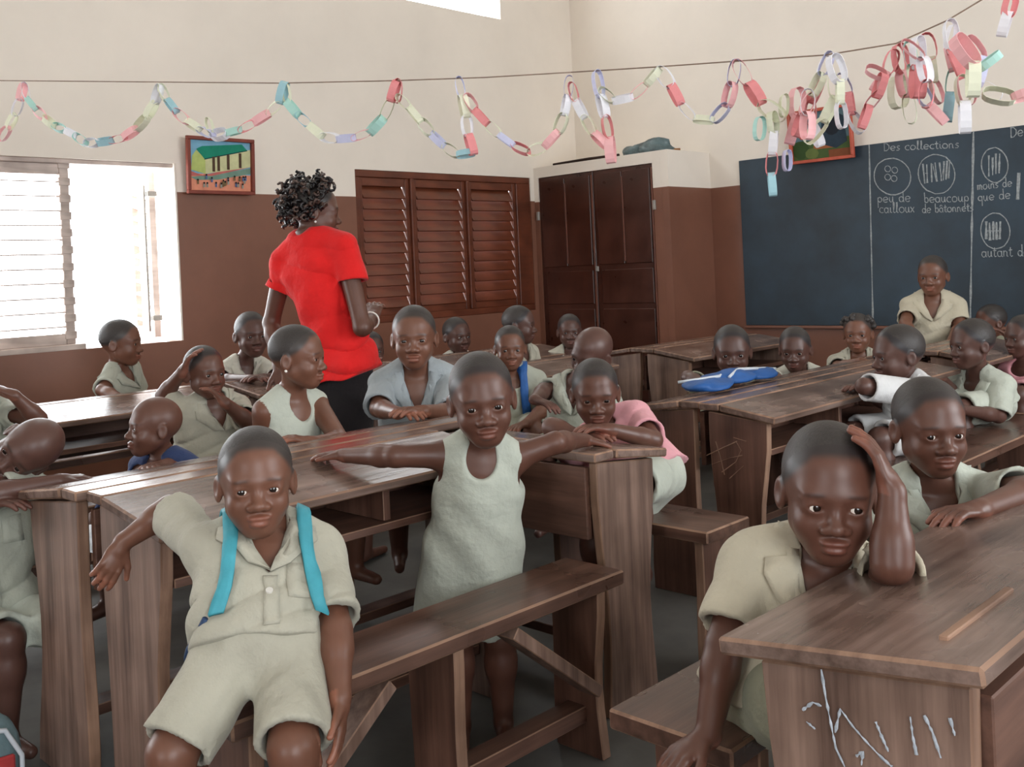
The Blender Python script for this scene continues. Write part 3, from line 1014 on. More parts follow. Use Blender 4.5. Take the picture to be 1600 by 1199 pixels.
EDGES = [((0, 0, 0), (1, 0, 0)), ((0, 1, 0), (1, 1, 0)), ((0, 0, 1), (1, 0, 1)), ((0, 1, 1), (1, 1, 1)),
         ((0, 0, 0), (0, 1, 0)), ((1, 0, 0), (1, 1, 0)), ((0, 0, 1), (0, 1, 1)), ((1, 0, 1), (1, 1, 1)),
         ((0, 0, 0), (0, 0, 1)), ((1, 0, 0), (1, 0, 1)), ((0, 1, 0), (0, 1, 1)), ((1, 1, 0), (1, 1, 1))]


def surface_nets(V, lo, h):
    S = V < 0
    nx, ny, nz = V.shape
    cnt = np.zeros((nx - 1, ny - 1, nz - 1), np.int8)
    for dx in (0, 1):
        for dy in (0, 1):
            for dz in (0, 1):
                cnt += S[dx:nx - 1 + dx, dy:ny - 1 + dy, dz:nz - 1 + dz]
    act = (cnt > 0) & (cnt < 8)
    I, J, K = np.nonzero(act)
    if len(I) == 0:
        return np.zeros((0, 3)), np.zeros((0, 4), int)
    idx = np.full(act.shape, -1, np.int64)
    idx[I, J, K] = np.arange(len(I))
    acc = np.zeros((len(I), 3))
    num = np.zeros(len(I))
    for c0, c1 in EDGES:
        v0 = V[I + c0[0], J + c0[1], K + c0[2]]
        v1 = V[I + c1[0], J + c1[1], K + c1[2]]
        m = (v0 < 0) != (v1 < 0)
        t = np.where(m, v0 / np.where(m, v0 - v1, 1), 0)
        for ax in range(3):
            acc[:, ax] += np.where(m, c0[ax] + t * (c1[ax] - c0[ax]), 0)
        num += m
    P = lo + h * (np.stack([I, J, K], 1) + acc / num[:, None])
    F = []
    for ax in range(3):
        o1, o2 = [(1, 2), (2, 0), (0, 1)][ax]
        s0 = [slice(1, -1)] * 3
        s0[ax] = slice(0, -1)
        s1 = [slice(1, -1)] * 3
        s1[ax] = slice(1, None)
        a, b = S[tuple(s0)], S[tuple(s1)]
        for mask, flip in ((a & ~b, False), (~a & b, True)):
            q = np.stack(np.nonzero(mask), 1)
            if not len(q):
                continue
            q = q + 1
            q[:, ax] -= 1
            c = []
            for d1, d2 in ((0, 0), (-1, 0), (-1, -1), (0, -1)):
                w = q.copy()
                w[:, o1] += d1
                w[:, o2] += d2
                c.append(idx[w[:, 0], w[:, 1], w[:, 2]])
            f = np.stack(c, 1)
            F.append(f[:, ::-1] if flip else f)
    F = np.concatenate(F)
    return P, F[(F >= 0).all(1)]


def np_mesh(name, P, F, m, parent, smooth=True, colors=None, keep_largest=False):
    """fast mesh from arrays of quads"""
    c = (P.min(0) + P.max(0)) / 2
    me = bpy.data.meshes.new(name)
    n, k = len(P), len(F)
    me.vertices.add(n)
    me.vertices.foreach_set('co', (P - c).astype(np.float32).ravel())
    me.loops.add(k * F.shape[1])
    me.loops.foreach_set('vertex_index', F.astype(np.int32).ravel())
    me.polygons.add(k)
    me.polygons.foreach_set('loop_start', np.arange(0, k * F.shape[1], F.shape[1], dtype=np.int32))
    me.polygons.foreach_set('use_smooth', np.full(k, smooth))
    me.update(calc_edges=True)
    if colors is not None:
        at = me.color_attributes.new('Tint', 'FLOAT_COLOR', 'POINT')
        at.data.foreach_set('color', np.concatenate([colors, np.ones((n, 1))], 1).astype(np.float32).ravel())
    o = link(name, me, m, parent)
    o.location = Vector(c)
    WORLD[o.name] = Vector(c)
    return o
# ------------------------------------------------------------------ people
def skin_mat(i):
    return mat('dark_brown_skin_%s' % 'abc'[i], [(112, 74, 58), (96, 62, 50), (86, 58, 50)][i], 0.42, 0.45, scale=9, var=0.06, attr='Tint')


M_HAIR = mat('cropped_black_hair', (54, 49, 47), 0.5, 0.45, scale=220, var=0.10, bump=0.3)
M_EYEW = mat('eye_white', (225, 215, 205), 0.25, 0.5, scale=5, var=0.03)
M_IRIS = mat('dark_iris', (26, 16, 12), 0.15, 0.6, scale=5, var=0.03)
M_BUTTON = mat('white_shirt_button', (215, 212, 205), 0.4, 0.5, scale=5, var=0.03)


def unit(v):
    v = A3(v)
    return v / (np.linalg.norm(v) + 1e-12)


def face_dir(P, yaw, pitch=0.0):
    """horizontal direction from P turned yaw degrees from 'towards the camera' to the right of the picture; pitch > 0 looks down"""
    toC = Vector((-P[0], -P[1], 0)).normalized()
    perp = UP.cross(toC)
    y, p = math.radians(yaw), math.radians(pitch)
    d = toC * math.cos(y) + perp * math.sin(y)
    return unit(d * math.cos(p) - UP * math.sin(p))


def frame_from(f, up=(0, 0, 1), roll=0.0):
    """rows: right, forward, up (person's own right)"""
    f = unit(f)
    r = unit(np.cross(f, A3(up)))
    u = np.cross(r, f)
    a = math.radians(roll)
    r, u = r * math.cos(a) + u * math.sin(a), u * math.cos(a) - r * math.sin(a)
    return np.array([r, f, u])


def W3(p):
    """pixel+depth triple or Vector/array -> world array"""
    if isinstance(p, (Vector, np.ndarray)):
        return A3(p)
    if len(p) == 4:
        return A3(p[:3])
    return A3(pt(*p))


def add_head(F, C, R, q, neck_base, detail):
    p = lambda x, y, z: C + q * (x * R[0] + y * R[1] + z * R[2])
    E = lambda c, r, k: F.u(ell(p(*c), tuple(q * v for v in r), R), k * q)
    E((0, -.010, .026), (.0755, .092, .082), .01)
    E((0, .017, -.036), (.054, .060, .066), .03)
    E((0, .047, -.086), (.021, .019, .019), .028)
    for s in (-1, 1):
        F.u(cap(p(s * .040, 0, -.054), p(s * .014, .043, -.085), .020 * q, .016 * q), .028 * q)
        E((s * .034, .048, -.043), (.022, .020, .021), .028)
    E((0, .064, .006), (.046, .015, .011), .025)
    for s in (-1, 1):
        F.s(ell(p(s * .031, .095, -.012), (.018 * q, .014 * q, .010 * q), R), .016 * q)
    F.u(cap(p(0, .074, -.010), p(0, .087, -.037), .006 * q, .0100 * q), .012 * q)
    E((0, .0895, -.0415), (.0125, .0105, .0092), .009)
    for s in (-1, 1):
        E((s * .0145, .0815, -.0440), (.0095, .0105, .0078), .007)
    if detail:
        for s in (-1, 1):
            F.s(ell(p(s * .0080, .0930, -.0505), (.0042 * q, .005 * q, .003 * q), R), .003 * q)
    E((0, .0755, -.0655), (.0225, .0115, .0066), .007)
    E((0, .0735, -.0770), (.0185, .0115, .0075), .007)
    F.s(cap(p(-.022, .0845, -.0715), p(.022, .0845, -.0715), .0014 * q, .0014 * q), .0045 * q)
    for s in (-1, 1):    # lids around the eyeball with an almond opening
        E((s * .031, .0625, -.0115), (.0172, .0172, .0150), .008)
        F.s(ell(p(s * .031, .083, -.0118), (.0142 * q, .012 * q, (.0052 if detail else .0060) * q), R), .0022 * q)
        Rr = frame_from(R[1] * .35 + R[0] * s * .94, R[2])
        F.u(ell(p(s * .0765, -.014, -.014), (.0180 * q, .0072 * q, .0280 * q), Rr), .006 * q)
        F.s(ell(p(s * .0840, -.010, -.011), (.0105 * q, .006 * q, .018 * q), Rr), .004 * q)
    nb = A3(neck_base)
    F.u(cap(p(0, -.022, -.048), nb, .034 * q, .038 * q), .018 * q)


def head_tint(P, C, R, q, tone, hair=True):
    d = (P - C) / q
    x, y, z = d @ R[0], d @ R[1], d @ R[2]
    n = len(P)
    T = np.ones((n, 3))
    near = (np.abs(d) < .16).all(1)
    g = lambda cx, cz, sx, sz: np.exp(-(((x - cx) / sx) ** 2 + ((z - cz) / sz) ** 2))
    front = np.clip((y - .050) / .02, 0, 1) * near
    lip = np.clip(1.6 * (g(0, -.0655, .020, .0055) + g(0, -.0775, .017, .0068)), 0, 1) * front
    T += lip[:, None] * np.array([.42, .22, .26])
    brow = sum(np.clip(1.4 * np.exp(-(((x - s * .033) / .016) ** 4 + ((z - .0095 + .12 * (np.abs(x) - .033)) / .0034) ** 2)), 0, 1) for s in (-1, 1)) * front
    T *= (1 - .5 * brow)[:, None]
    if hair:
        zl = .030 + .52 * y - .030 * np.clip((np.abs(x) - .035) / .035, 0, 1)
        m = np.clip((z - zl + .006) / .022, 0, 1)
        m = (m * m * (3 - 2 * m) * near * (x * x / .0755 ** 2 + (y + .01) ** 2 / .092 ** 2 + (z - .026) ** 2 / .082 ** 2 < 1.12))[:, None]
        T = T * (1 - m) + m * np.array([.25, .47, .70])
    return T


def add_hand(F, wr, tip_dir, palm_n, side, L, curl=0.35, spread=0.06, thumb=0.5):
    """palm, four jointed fingers of different lengths and a thumb off the side of the palm. side +1 right hand, -1 left"""
    a = unit(tip_dir)
    n = A3(palm_n)
    n = unit(n - a * (n @ a))
    t = np.cross(a, n) * side        # towards the thumb
    R = np.array([t, a, n])
    wr = A3(wr)
    F.u(ell(wr + a * L * .27, (L * .21, L * .30, L * .095), R), L * .05)
    F.u(cap(wr - a * L * .03, wr + a * L * .14, L * .145, L * .14), L * .06)
    base = wr + a * L * .46
    lens = (.40, .45, .42, .33)
    tips = []
    for i in range(4):
        x = (.155, .055, -.05, -.15)[i]
        b = base + t * x * L + a * L * (.01, .03, .02, -.02)[i]
        d = unit(a + t * (x * spread * 14))
        ang = curl * (0.75 + .08 * i)
        seg = [lens[i] * L * q for q in (.46, .30, .24)]
        cur = b - d * L * .10
        F.u(cap(cur, b, L * .066, L * .066), L * .02)
        for j in range(3):
            ang_j = ang * (1.0, 1.15, .8)[j]
            d = unit(d * math.cos(ang_j) + n * math.sin(ang_j))
            e = b + d * seg[j]
            F.u(cap(b, e, L * (.064, .058, .053)[j], L * (.058, .053, .046)[j]), L * .012)
            b = e
        tips.append(b)
    b = wr + a * L * .17 + t * L * .13
    d = unit(a * .72 + t * .62 + n * .25 * thumb)
    e = b + d * L * .24
    F.u(cap(b, e, L * .080, L * .064), L * .04)
    d2 = unit(d + a * .35 + n * .35 * thumb - t * .1)
    F.u(cap(e, e + d2 * L * .20, L * .062, L * .048), L * .015)
    return wr + a * L * .4, n, L


def composite(F, h, boxes):
    P, Q = F.mesh(h)
    out = [(P, Q)]
    for lo, hi, hf in boxes:
        l2, h2 = lo + 1.3 * h, hi - 1.3 * h
        for k in range(len(out[:1])):
            P, Q = out[0]
            ins = ((P > l2) & (P < h2)).all(1)
            out[0] = (P, Q[~ins[Q].all(1)])
        out.append(F.mesh(hf, lo, hi))
    Ps, Qs, o = [], [], 0
    for P, Q in out:
        if len(Q):
            used = np.unique(Q)
            re = np.full(len(P), -1)
            re[used] = np.arange(len(used))
            Ps.append(P[used])
            Qs.append(re[Q] + o)
            o += len(used)
    return np.concatenate(Ps), np.concatenate(Qs)


def strip(name, F, centre, side, width, m, parent, off=0.006, thick=0.004, cols=5, smooth_rows=True):
    """band of cloth laid on a body: rows of points projected onto the surface of F"""
    centre, side = np.asarray(centre), np.asarray(side)
    width = np.broadcast_to(np.asarray(width, float), (len(centre),))
    n = len(centre)
    us = np.linspace(-.5, .5, cols)
    P = (centre[:, None, :] + side[:, None, :] * (us[None, :, None] * width[:, None, None])).reshape(-1, 3)
    S = F.project(P, off)
    G = F.grad(S)
    T, B = S + G * thick, S - G * thick * .5
    V = np.concatenate([T, B])
    f = []
    m_ = n * cols
    for i in range(n - 1):
        for j in range(cols - 1):
            a, b, c, d = i * cols + j, i * cols + j + 1, (i + 1) * cols + j + 1, (i + 1) * cols + j
            f += [(a, b, c, d), (m_ + d, m_ + c, m_ + b, m_ + a)]
    for i in range(n - 1):
        for j in (0, cols - 1):
            a, d = i * cols + j, (i + 1) * cols + j
            f.append((a, d, m_ + d, m_ + a) if j == 0 else (d, a, m_ + a, m_ + d))
    for i in (0, n - 1):
        for j in range(cols - 1):
            a, b = i * cols + j, i * cols + j + 1
            f.append((b, a, m_ + a, m_ + b) if i == 0 else (a, b, m_ + b, m_ + a))
    return mesh_obj(name, V, f, m, parent, smooth=True)


def resample(pts, n):
    pts = np.asarray(pts, float)
    d = np.r_[0, np.cumsum(np.linalg.norm(np.diff(pts, axis=0), axis=1))]
    t = np.linspace(0, d[-1], n)
    return np.stack([np.interp(t, d, pts[:, i]) for i in range(3)], 1)


def eyeball(name, c, gaze, r, parent):
    g = unit(gaze)
    a = unit(np.cross(g, (0.1, .2, 1)))
    b = np.cross(g, a)
    rings = [0, 10, 20, 31, 33, 45, 60, 75, 90]
    n = 14
    V, Fc, MI = [c + g * r], [], []
    for t in rings[1:]:
        t = math.radians(t)
        for j in range(n):
            w = 2 * math.pi * j / n
            V.append(c + r * (g * math.cos(t) + (a * math.cos(w) + b * math.sin(w)) * math.sin(t)))
    for j in range(n):
        Fc.append((0, 1 + j, 1 + (j + 1) % n))
        MI.append(1)
    for i in range(len(rings) - 2):
        for j in range(n):
            p, q = 1 + i * n + j, 1 + i * n + (j + 1) % n
            Fc.append((p, p + n, q + n, q))
            MI.append(1 if rings[i + 2] <= 33 else 0)
    return mesh_obj(name, np.array(V), Fc, [M_EYEW, M_IRIS], parent, smooth=True, mats=MI)


CLOTH = {'khaki': (176, 173, 158), 'sage': (170, 173, 160), 'grey': (158, 166, 170), 'pale': (194, 192, 180), 'pink': (222, 160, 168), 'blue': (52, 66, 104), 'mint': (184, 189, 177), 'olive': (150, 150, 130), 'white': (205, 205, 205), 'sand': (186, 178, 158), 'red': (226, 36, 36), 'black': (30, 26, 28)}


def cloth_mat(c):
    return mat(c + '_cotton_cloth', CLOTH[c], 0.85, 0.2, kind='cloth', scale=6, var=0.06, bump=0.6, sheen=0.1)


def person(label, head, hp, Z=None, yaw=0, pitch=0, roll=0, neck=None, pel=None, cyaw=None, k=None, R=None, L=None, legs='sit', lyaw=None, knees=None, ankles=None,
           cloth='shirt', top='khaki', bottom=None, collar=True, tone=0, res=0.0075, detail=False, gaze=None, hair=True, vdepth=0.085, sleeve=0.72, hem=None, smooth_pel=0.525,
           extras=None, wide=1.0, group='pupils in school uniform', hairm=None, curlR=.35, curlL=.35, palmR=None, palmL=None, ak=1.0, fit=None, shorts=True, neckw=1.0):
    C = W3(head)
    Zh = head[2]
    HH = hp * Zh / FPX * .945
    q = HH / 0.21
    kk = k or HH / 0.198
    fd = face_dir(C, yaw, pitch)
    HR = frame_from(fd, (0, 0, 1), roll)
    cy_ = yaw * .5 if cyaw is None else cyaw
    f0 = face_dir(C, cy_)
    N = W3(neck) if neck is not None else C - HR[2] * .125 * q - f0 * .02 * q - np.array((0, 0, .02 * q))
    if pel is None:
        PE = np.array((N[0] - f0[0] * .03, N[1] - f0[1] * .03, smooth_pel))
    else:
        PE = W3(pel)
    T = float(np.linalg.norm(N - PE))
    w = unit(N - PE)
    TR = frame_from(unit(f0 - w * (f0 @ w)), w)
    r, f = TR[0], TR[1]
    root = empty('person', (PE[0], PE[1], 0.0), label, 'person', group)
    tp = lambda x, y, z: N + kk * x * r + kk * y * f - z * w          # z metres below neck base

    S = {+1: tp(.112 * wide, 0, .030 * kk), -1: tp(-.112 * wide, 0, .030 * kk)}
    arms = {}
    for sg, spec in ((+1, R), (-1, L)):
        if spec is None:
            e = S[sg] - np.array((0, 0, .17 * kk)) + r * sg * .045 * kk + f * .02 * kk
            wr = e + f * .13 * kk - np.array((0, 0, .05 * kk)) - r * sg * .05 * kk
            arms[sg] = (e, wr, wr + f * .1 - np.array((0, 0, .02)))
        else:
            arms[sg] = tuple(W3(x) for x in spec)

    # ---- skin: one continuous surface
    F = Field()
    sk = 1.0 if fit is None else .74
    add_head(F, C, HR, q, N + w * .01, detail)
    zz = np.array([-.14, 0, .08, .2, .4, .68, 1.0, 1.15]) * T
    F.u(lathe(N, TR, zz, np.array([.040, .052, .088, .108, .110, .098, .108, .09]) * kk * sk, np.array([.040, .046, .056, .066, .072, .068, .076, .07]) * kk * sk), .02)
    for sg in (1, -1):
        F.u(cap(N + w * .030 * kk, S[sg], .028 * kk, .035 * kk), .022 * kk)
        e, wr, tip = arms[sg]
        F.u(cap(S[sg], e, .036 * kk * ak, .029 * kk * ak), .025 * kk)
        F.u(cap(e, e + (wr - e) * .3, .029 * kk * ak, .029 * kk * ak), .012 * kk)
        F.u(cap(e + (wr - e) * .25, wr, .029 * kk * ak, .0195 * kk * ak), .012 * kk)
    palms, boxes = [], []
    HL = .122 * kk
    for sg, cu, pn in ((1, curlR, palmR), (-1, curlL, palmL)):
        e, wr, tip = arms[sg]
        n = np.array((0, 0, -1.0)) if pn is None else A3(pn)
        n0 = len(F.ops)
        c_, n_, l_ = add_hand(F, wr, tip - wr, n, sg, HL, cu)
        HFd = Field()
        HFd.ops = F.ops[n0:]
        palms.append((c_, n_, l_, HFd))
        boxes.append((c_ - HL * .95, c_ + HL * .95, max(res * .5, 0.0026)))
    bmat = bottom or top
    hips = {s: PE + r * s * .058 * kk - w * .02 * kk for s in (1, -1)}
    ld = f0 if lyaw is None else face_dir(PE, lyaw)
    KN, AN = {}, {}
    for i, s in enumerate((1, -1)):
        if knees is not None:
            KN[s] = W3(knees[i])
        elif legs == 'sit':
            KN[s] = hips[s] + ld * .24 * kk + r * s * .02 * kk + np.array((0, 0, .005))
        else:
            KN[s] = hips[s] + (np.array((hips[s][0], hips[s][1], .045)) - hips[s]) * .5 + f0 * .01
        if ankles is not None:
            AN[s] = W3(ankles[i])
        elif legs == 'sit':
            a_ = KN[s] - np.array((0, 0, .25 * kk)) - ld * .02
            a_[2] = max(a_[2], .05)
            AN[s] = a_
        else:
            AN[s] = np.array((hips[s][0], hips[s][1], .05))
        F.u(cap(hips[s], KN[s], .055 * kk * sk, .042 * kk * sk), .03 * kk)
        F.u(cap(KN[s], KN[s] + (AN[s] - KN[s]) * .35, .040 * kk, .042 * kk), .02 * kk)
        F.u(cap(KN[s] + (AN[s] - KN[s]) * .3, AN[s], .042 * kk, .026 * kk), .02 * kk)
        fdir = unit(np.array((f0[0], f0[1], 0)) if legs != 'sit' else np.array((ld[0], ld[1], 0)))
        F.u(cap(AN[s] - np.array((0, 0, .02)) - fdir * .015, AN[s] + fdir * .10 * kk - np.array((0, 0, .03)), .024, .017), .02)
    hb = .135 * q
    hres = .0028 if detail else min(res, .0042)
    boxes.append((C - hb, C + hb, hres))
    P, Q = composite(F, res, boxes)
    col = head_tint(P, C, HR, q, tone, hair)
    for c_, n_, l_, hf_ in palms:
        d = P - c_
        ii = np.nonzero((np.abs(d) < l_ * .8).all(1))[0]
        if len(ii):
            g = np.clip((d[ii] @ n_) / (l_ * .05), 0, 1) * (hf_.at(P[ii]) < .0035)
            col[ii] *= (1 + g[:, None] * np.array([.75, .62, .6]))
    np_mesh('body', P, Q, skin_mat(tone), root, colors=col)

    # ---- eyes
    hpnt = lambda x, y, z: C + q * (x * HR[0] + y * HR[1] + z * HR[2])
    gz = fd if gaze is None else face_dir(C, gaze[0], gaze[1])
    for s in (-1, 1):
        eyeball('eye', hpnt(s * .031, .0632, -.0115), gz, .0146 * q, root)
    # ---- hair
    if hair:
        HF = Field()
        HF.u(ell(hpnt(0, -.0125, .0280), tuple(q * v for v in (.0757, .0920, .0822)), HR))

        def cut(X, Y, Z_):
            x, y, z = X - C[0], Y - C[1], Z_ - C[2]
            v = x * HR[1][0] + y * HR[1][1] + z * HR[1][2]
            u = np.abs(x * HR[0][0] + y * HR[0][1] + z * HR[0][2])
            t = x * HR[2][0] + y * HR[2][1] + z * HR[2][2]
            return ((.048 - .030 * np.clip((u / q - .035) / .035, 0, 1)) * q + .52 * v - t) * .8
        HF.i((cut, C - .2, C + .2), .001)
        hP, hQ = HF.mesh(max(hres, .0036))
        np_mesh('hair', hP, hQ, hairm or M_HAIR, root)

    # ---- clothes
    cm, bm_ = cloth_mat(top), cloth_mat(bmat)
    G = Field()
    ph = random.uniform(0, 6)
    hem_z = T * 1.06 if hem is None else hem
    if fit is not None:
        G.u(lathe(N, TR, np.array(fit[0]) * T, np.array(fit[1]), np.array(fit[2]), zmax=hem_z, p=2.1), .01)
    elif cloth in ('shirt', 'tee'):
        zz = np.array([-.05, .05, .12, .22, .42, .7, 1.0, 1.3]) * T
        G.u(lathe(N, TR, zz, np.array([.050, .092, .118, .128, .132, .132, .140, .142]) * kk, np.array([.050, .064, .076, .083, .091, .096, .104, .106]) * kk, zmax=hem_z, p=2.3), .01)
    else:
        zz = np.array([-.05, .05, .12, .22, .42, .7, 1.0, 1.45, 2.2]) * T
        G.u(lathe(N, TR, zz, np.array([.046, .078, .094, .110, .124, .126, .138, .150, .168]) * kk, np.array([.046, .058, .070, .080, .090, .092, .100, .112, .125]) * kk, zmax=hem_z, p=2.2), .01)
    for sg in (1, -1):
        e, wr, tip = arms[sg]
        if cloth == 'dress':
            G.u(cap(N + w * .016 * kk + r * sg * .034 * kk, S[sg] - r * sg * .004 * kk, .036 * kk, .045 * kk), .025 * kk)
            continue
        G.u(cap(N + r * sg * .036 * kk + w * .022 * kk, S[sg] + w * .004 * kk, .041 * kk * ak, .048 * kk * ak), .025 * kk)
        ln = np.linalg.norm(e - S[sg])
        d = (e - S[sg]) / (ln + 1e-9)
        send = S[sg] + d * ln * sleeve
        c_fn, lo, hi = cap(S[sg], S[sg] + d * ln * (sleeve + .25), .043 * kk * ak, .053 * kk * ak)
        G.u(((lambda X, Y, Z_, c_fn=c_fn, d=d, send=send: np.maximum(c_fn(X, Y, Z_), (X - send[0]) * d[0] + (Y - send[1]) * d[1] + (Z_ - send[2]) * d[2])), lo, hi), .02 * kk)
    fold = 0.0062 * kk

    def wr_fn(X, Y, Z_):
        x, y, z = X - N[0], Y - N[1], Z_ - N[2]
        u = (x * r[0] + y * r[1] + z * r[2]) / kk
        v = (x * f[0] + y * f[1] + z * f[2]) / kk
        t = -(x * w[0] + y * w[1] + z * w[2]) / kk
        a = np.sin(46 * u + 22 * t + 2.2 * np.sin(13 * t + ph) + ph)
        b = np.sin(30 * t - 26 * u + 1.8 * np.sin(21 * u + 15 * v) + 2 * ph)
        c = 1 - 2.2 * np.sqrt(np.abs(np.sin(17 * u - 24 * t + 1.6 * np.sin(19 * t + 9 * v + ph) + 1.7 * ph)))
        if cloth == 'dress':
            return fold * .7 * (a * .7 + np.sin(33 * u + 6 * t + ph)) * np.clip(.2 + 2.4 * np.clip(t, 0, .5), 0, 1.2)
        return fold * (a * .6 + b * .6 + .75 * c) * np.clip(.35 + 3 * np.clip(t, 0, .5), 0, 1.2)
    G.d(wr_fn)
    # neck opening
    G.s(cap(N + w * .01, C, .042 * kk * neckw, .044 * kk * neckw), .004)
    if cloth == 'dress':
        G.s(ell(tp(0, .07, .008 * kk), (.044 * kk, .06 * kk, .058 * kk), TR), .004)
        for sg in (1, -1):
            G.s(ell(S[sg] + r * sg * .030 * kk - w * .028 * kk, (.026 * kk, .06 * kk, .050 * kk), TR), .004)
    elif collar:
        vz = vdepth * kk
        def vee(X, Y, Z_):
            x, y, z = X - N[0], Y - N[1], Z_ - N[2]
            u = x * r[0] + y * r[1] + z * r[2]
            v = x * f[0] + y * f[1] + z * f[2]
            t = -(x * w[0] + y * w[1] + z * w[2])
            return np.maximum(np.maximum(np.maximum(np.abs(u) * .85 - (vz - t) * .52, np.abs(u) - .040 * kk), .0 * kk - v), -t - .05)
        G.s(custom(vee, np.minimum(tp(-.06, 0, -.03), tp(.06, .14, vz)) - .06, np.maximum(tp(-.06, 0, -.03), tp(.06, .14, vz)) + .06), .003)
    else:
        G.s(ell(tp(0, .05, .005), (.058 * kk * neckw, .05 * kk * neckw, .04 * kk * neckw), TR), .004)
    for sg in (1, -1):
        if cloth == 'dress':
            continue
        e, wr, tip = arms[sg]
        ln = np.linalg.norm(e - S[sg])
        d = (e - S[sg]) / (ln + 1e-9)
        a_ = S[sg] + d * ln * (sleeve - .22)
        G.s(cap(a_, S[sg] + d * ln * (sleeve + .3), .038 * kk * ak, .051 * kk * ak - .006), .003)
    if cloth == 'dress' and hem_z > T * 1.2:
        G.s(cap(tp(0, 0, hem_z - .06), tp(0, 0, hem_z + .1), .085 * kk, .105 * kk), .01)
    gP, gQ = G.mesh(max(res * .8, .0048) if not detail else .0048)
    shirt = np_mesh({'dress': 'dress', 'tee': 'blouse'}.get(cloth, 'shirt'), gP, gQ, cm, root)
    U = Field()
    U.ops = [('u', (lambda X, Y, Z_: G.at(np.stack([X, Y, Z_], 1)), None, None), 1e-4), ('u', (lambda X, Y, Z_: F.at(np.stack([X, Y, Z_], 1)), None, None), 1e-4)]
    if cloth == 'shirt' and collar:
        nb = 9
        for sg in (1, -1):
            inn, out = [], []
            for i in range(nb):
                a = i / (nb - 1)
                if a < .5:
                    phi = math.radians(178 - 120 * (a / .5))      # from the nape round to the front of the neck
                    inn.append(tp(sg * .050 * math.sin(phi), .050 * math.cos(phi), -.012 * kk + .006 * kk * a))
                    out.append(tp(sg * .088 * math.sin(phi), .080 * math.cos(phi) - .004, .016 * kk))
                else:
                    b = (a - .5) / .5
                    inn.append(tp(sg * (.046 - .043 * b), .045 + .05 * b, (-.006 + b * (vdepth + .004)) * kk))
                    wd = .054 * (1 - b) ** .7 + .003
                    if b < .45: wd = .050 + .04 * b
                    out.append(tp(sg * (.046 - .043 * b + wd), .045 + .05 * b - .008, (.012 + b * (vdepth - .002)) * kk))
            inn, out = np.array(inn), np.array(out)
            strip('collar', U, (inn + out) / 2, (out - inn) / np.linalg.norm(out - inn, axis=1, keepdims=True), np.linalg.norm(out - inn, axis=1), cm, root, off=.004, thick=.0035, cols=4)
        if detail:
            nbut = 3
            for i in range(nbut):
                z = (vdepth + .03) * kk + i * .075 * kk
                if z > hem_z - .03: break
                p_ = U.project(np.array([tp(.004, .12, z)]), .002)[0]
                g_ = U.grad(np.array([p_]))[0]
                v_, f_ = tube_vf([p_ - g_ * .001, p_ + g_ * .003], .0065, 10)
                mesh_obj('button', v_, f_, M_BUTTON, root)
            # placket edge
            zs_ = np.linspace(vdepth * kk + .004, hem_z - .01, 12)
            strip('placket', U, np.array([tp(-.002, .11, z) for z in zs_]), np.array([r] * 12), .030 * kk, cm, root, off=.0005, thick=.0022, cols=4)
            pz = np.linspace(.095 * kk, .165 * kk, 5)
            strip('pocket', U, np.array([tp(-.062, .10, z) for z in pz]), np.array([r] * 5), .058 * kk, cm, root, off=.0005, thick=.0025, cols=4)
    # ---- shorts / skirt part over the thighs
    if shorts and (cloth != 'dress' or legs == 'sit'):
        H = Field()
        H.u(ell(PE, (.125 * kk, .098 * kk, .085 * kk), TR), .02)
        for s in (1, -1):
            d = KN[s] - hips[s]
            l_ = np.linalg.norm(d)
            d = d / l_
            send = hips[s] + d * l_ * .93
            c_fn, lo, hi = cap(hips[s], hips[s] + d * l_ * 1.3, .070 * kk, .068 * kk)
            H.u(((lambda X, Y, Z_, c_fn=c_fn, d=d, send=send: np.maximum(c_fn(X, Y, Z_), (X - send[0]) * d[0] + (Y - send[1]) * d[1] + (Z_ - send[2]) * d[2])), lo, hi), .035 * kk)
        H.d(lambda X, Y, Z_: .0028 * np.sin(60 * X + 35 * Z_ + 2 * np.sin(30 * Y) + ph) * np.sin(40 * Y - 30 * Z_ + ph))
        for s in (1, -1):
            d = KN[s] - hips[s]
            H.s(cap(hips[s] + d * .70, hips[s] + d * 1.3, .050 * kk, .060 * kk), .004)
        sP, sQ = H.mesh(.0055 if detail else max(res, .0075))
        np_mesh('skirt' if cloth == 'dress' else 'shorts', sP, sQ, bm_, root)
    if extras:
        extras(dict(root=root, U=U, G=G, F=F, tp=tp, N=N, C=C, HR=HR, TR=TR, kk=kk, q=q, S=S, arms=arms, T=T, PE=PE, hpnt=hpnt, w=w, r=r, f=f, KN=KN))
    return root
# ------------------------------------------------------------------ the class
M_TEAL = mat('teal_nylon_webbing', (72, 160, 176), 0.6, 0.3, kind='cloth', scale=12, var=0.08, bump=0.3)
M_NAVY = mat('navy_nylon', (44, 66, 100), 0.6, 0.3, kind='cloth', scale=12, var=0.1, bump=0.3)
M_BLUE = mat('royal_blue_nylon', (40, 92, 160), 0.55, 0.35, kind='cloth', scale=12, var=0.1, bump=0.3)
M_PEARL = mat('pearl_earring', (235, 232, 225), 0.2, 0.6, scale=5, var=0.02)


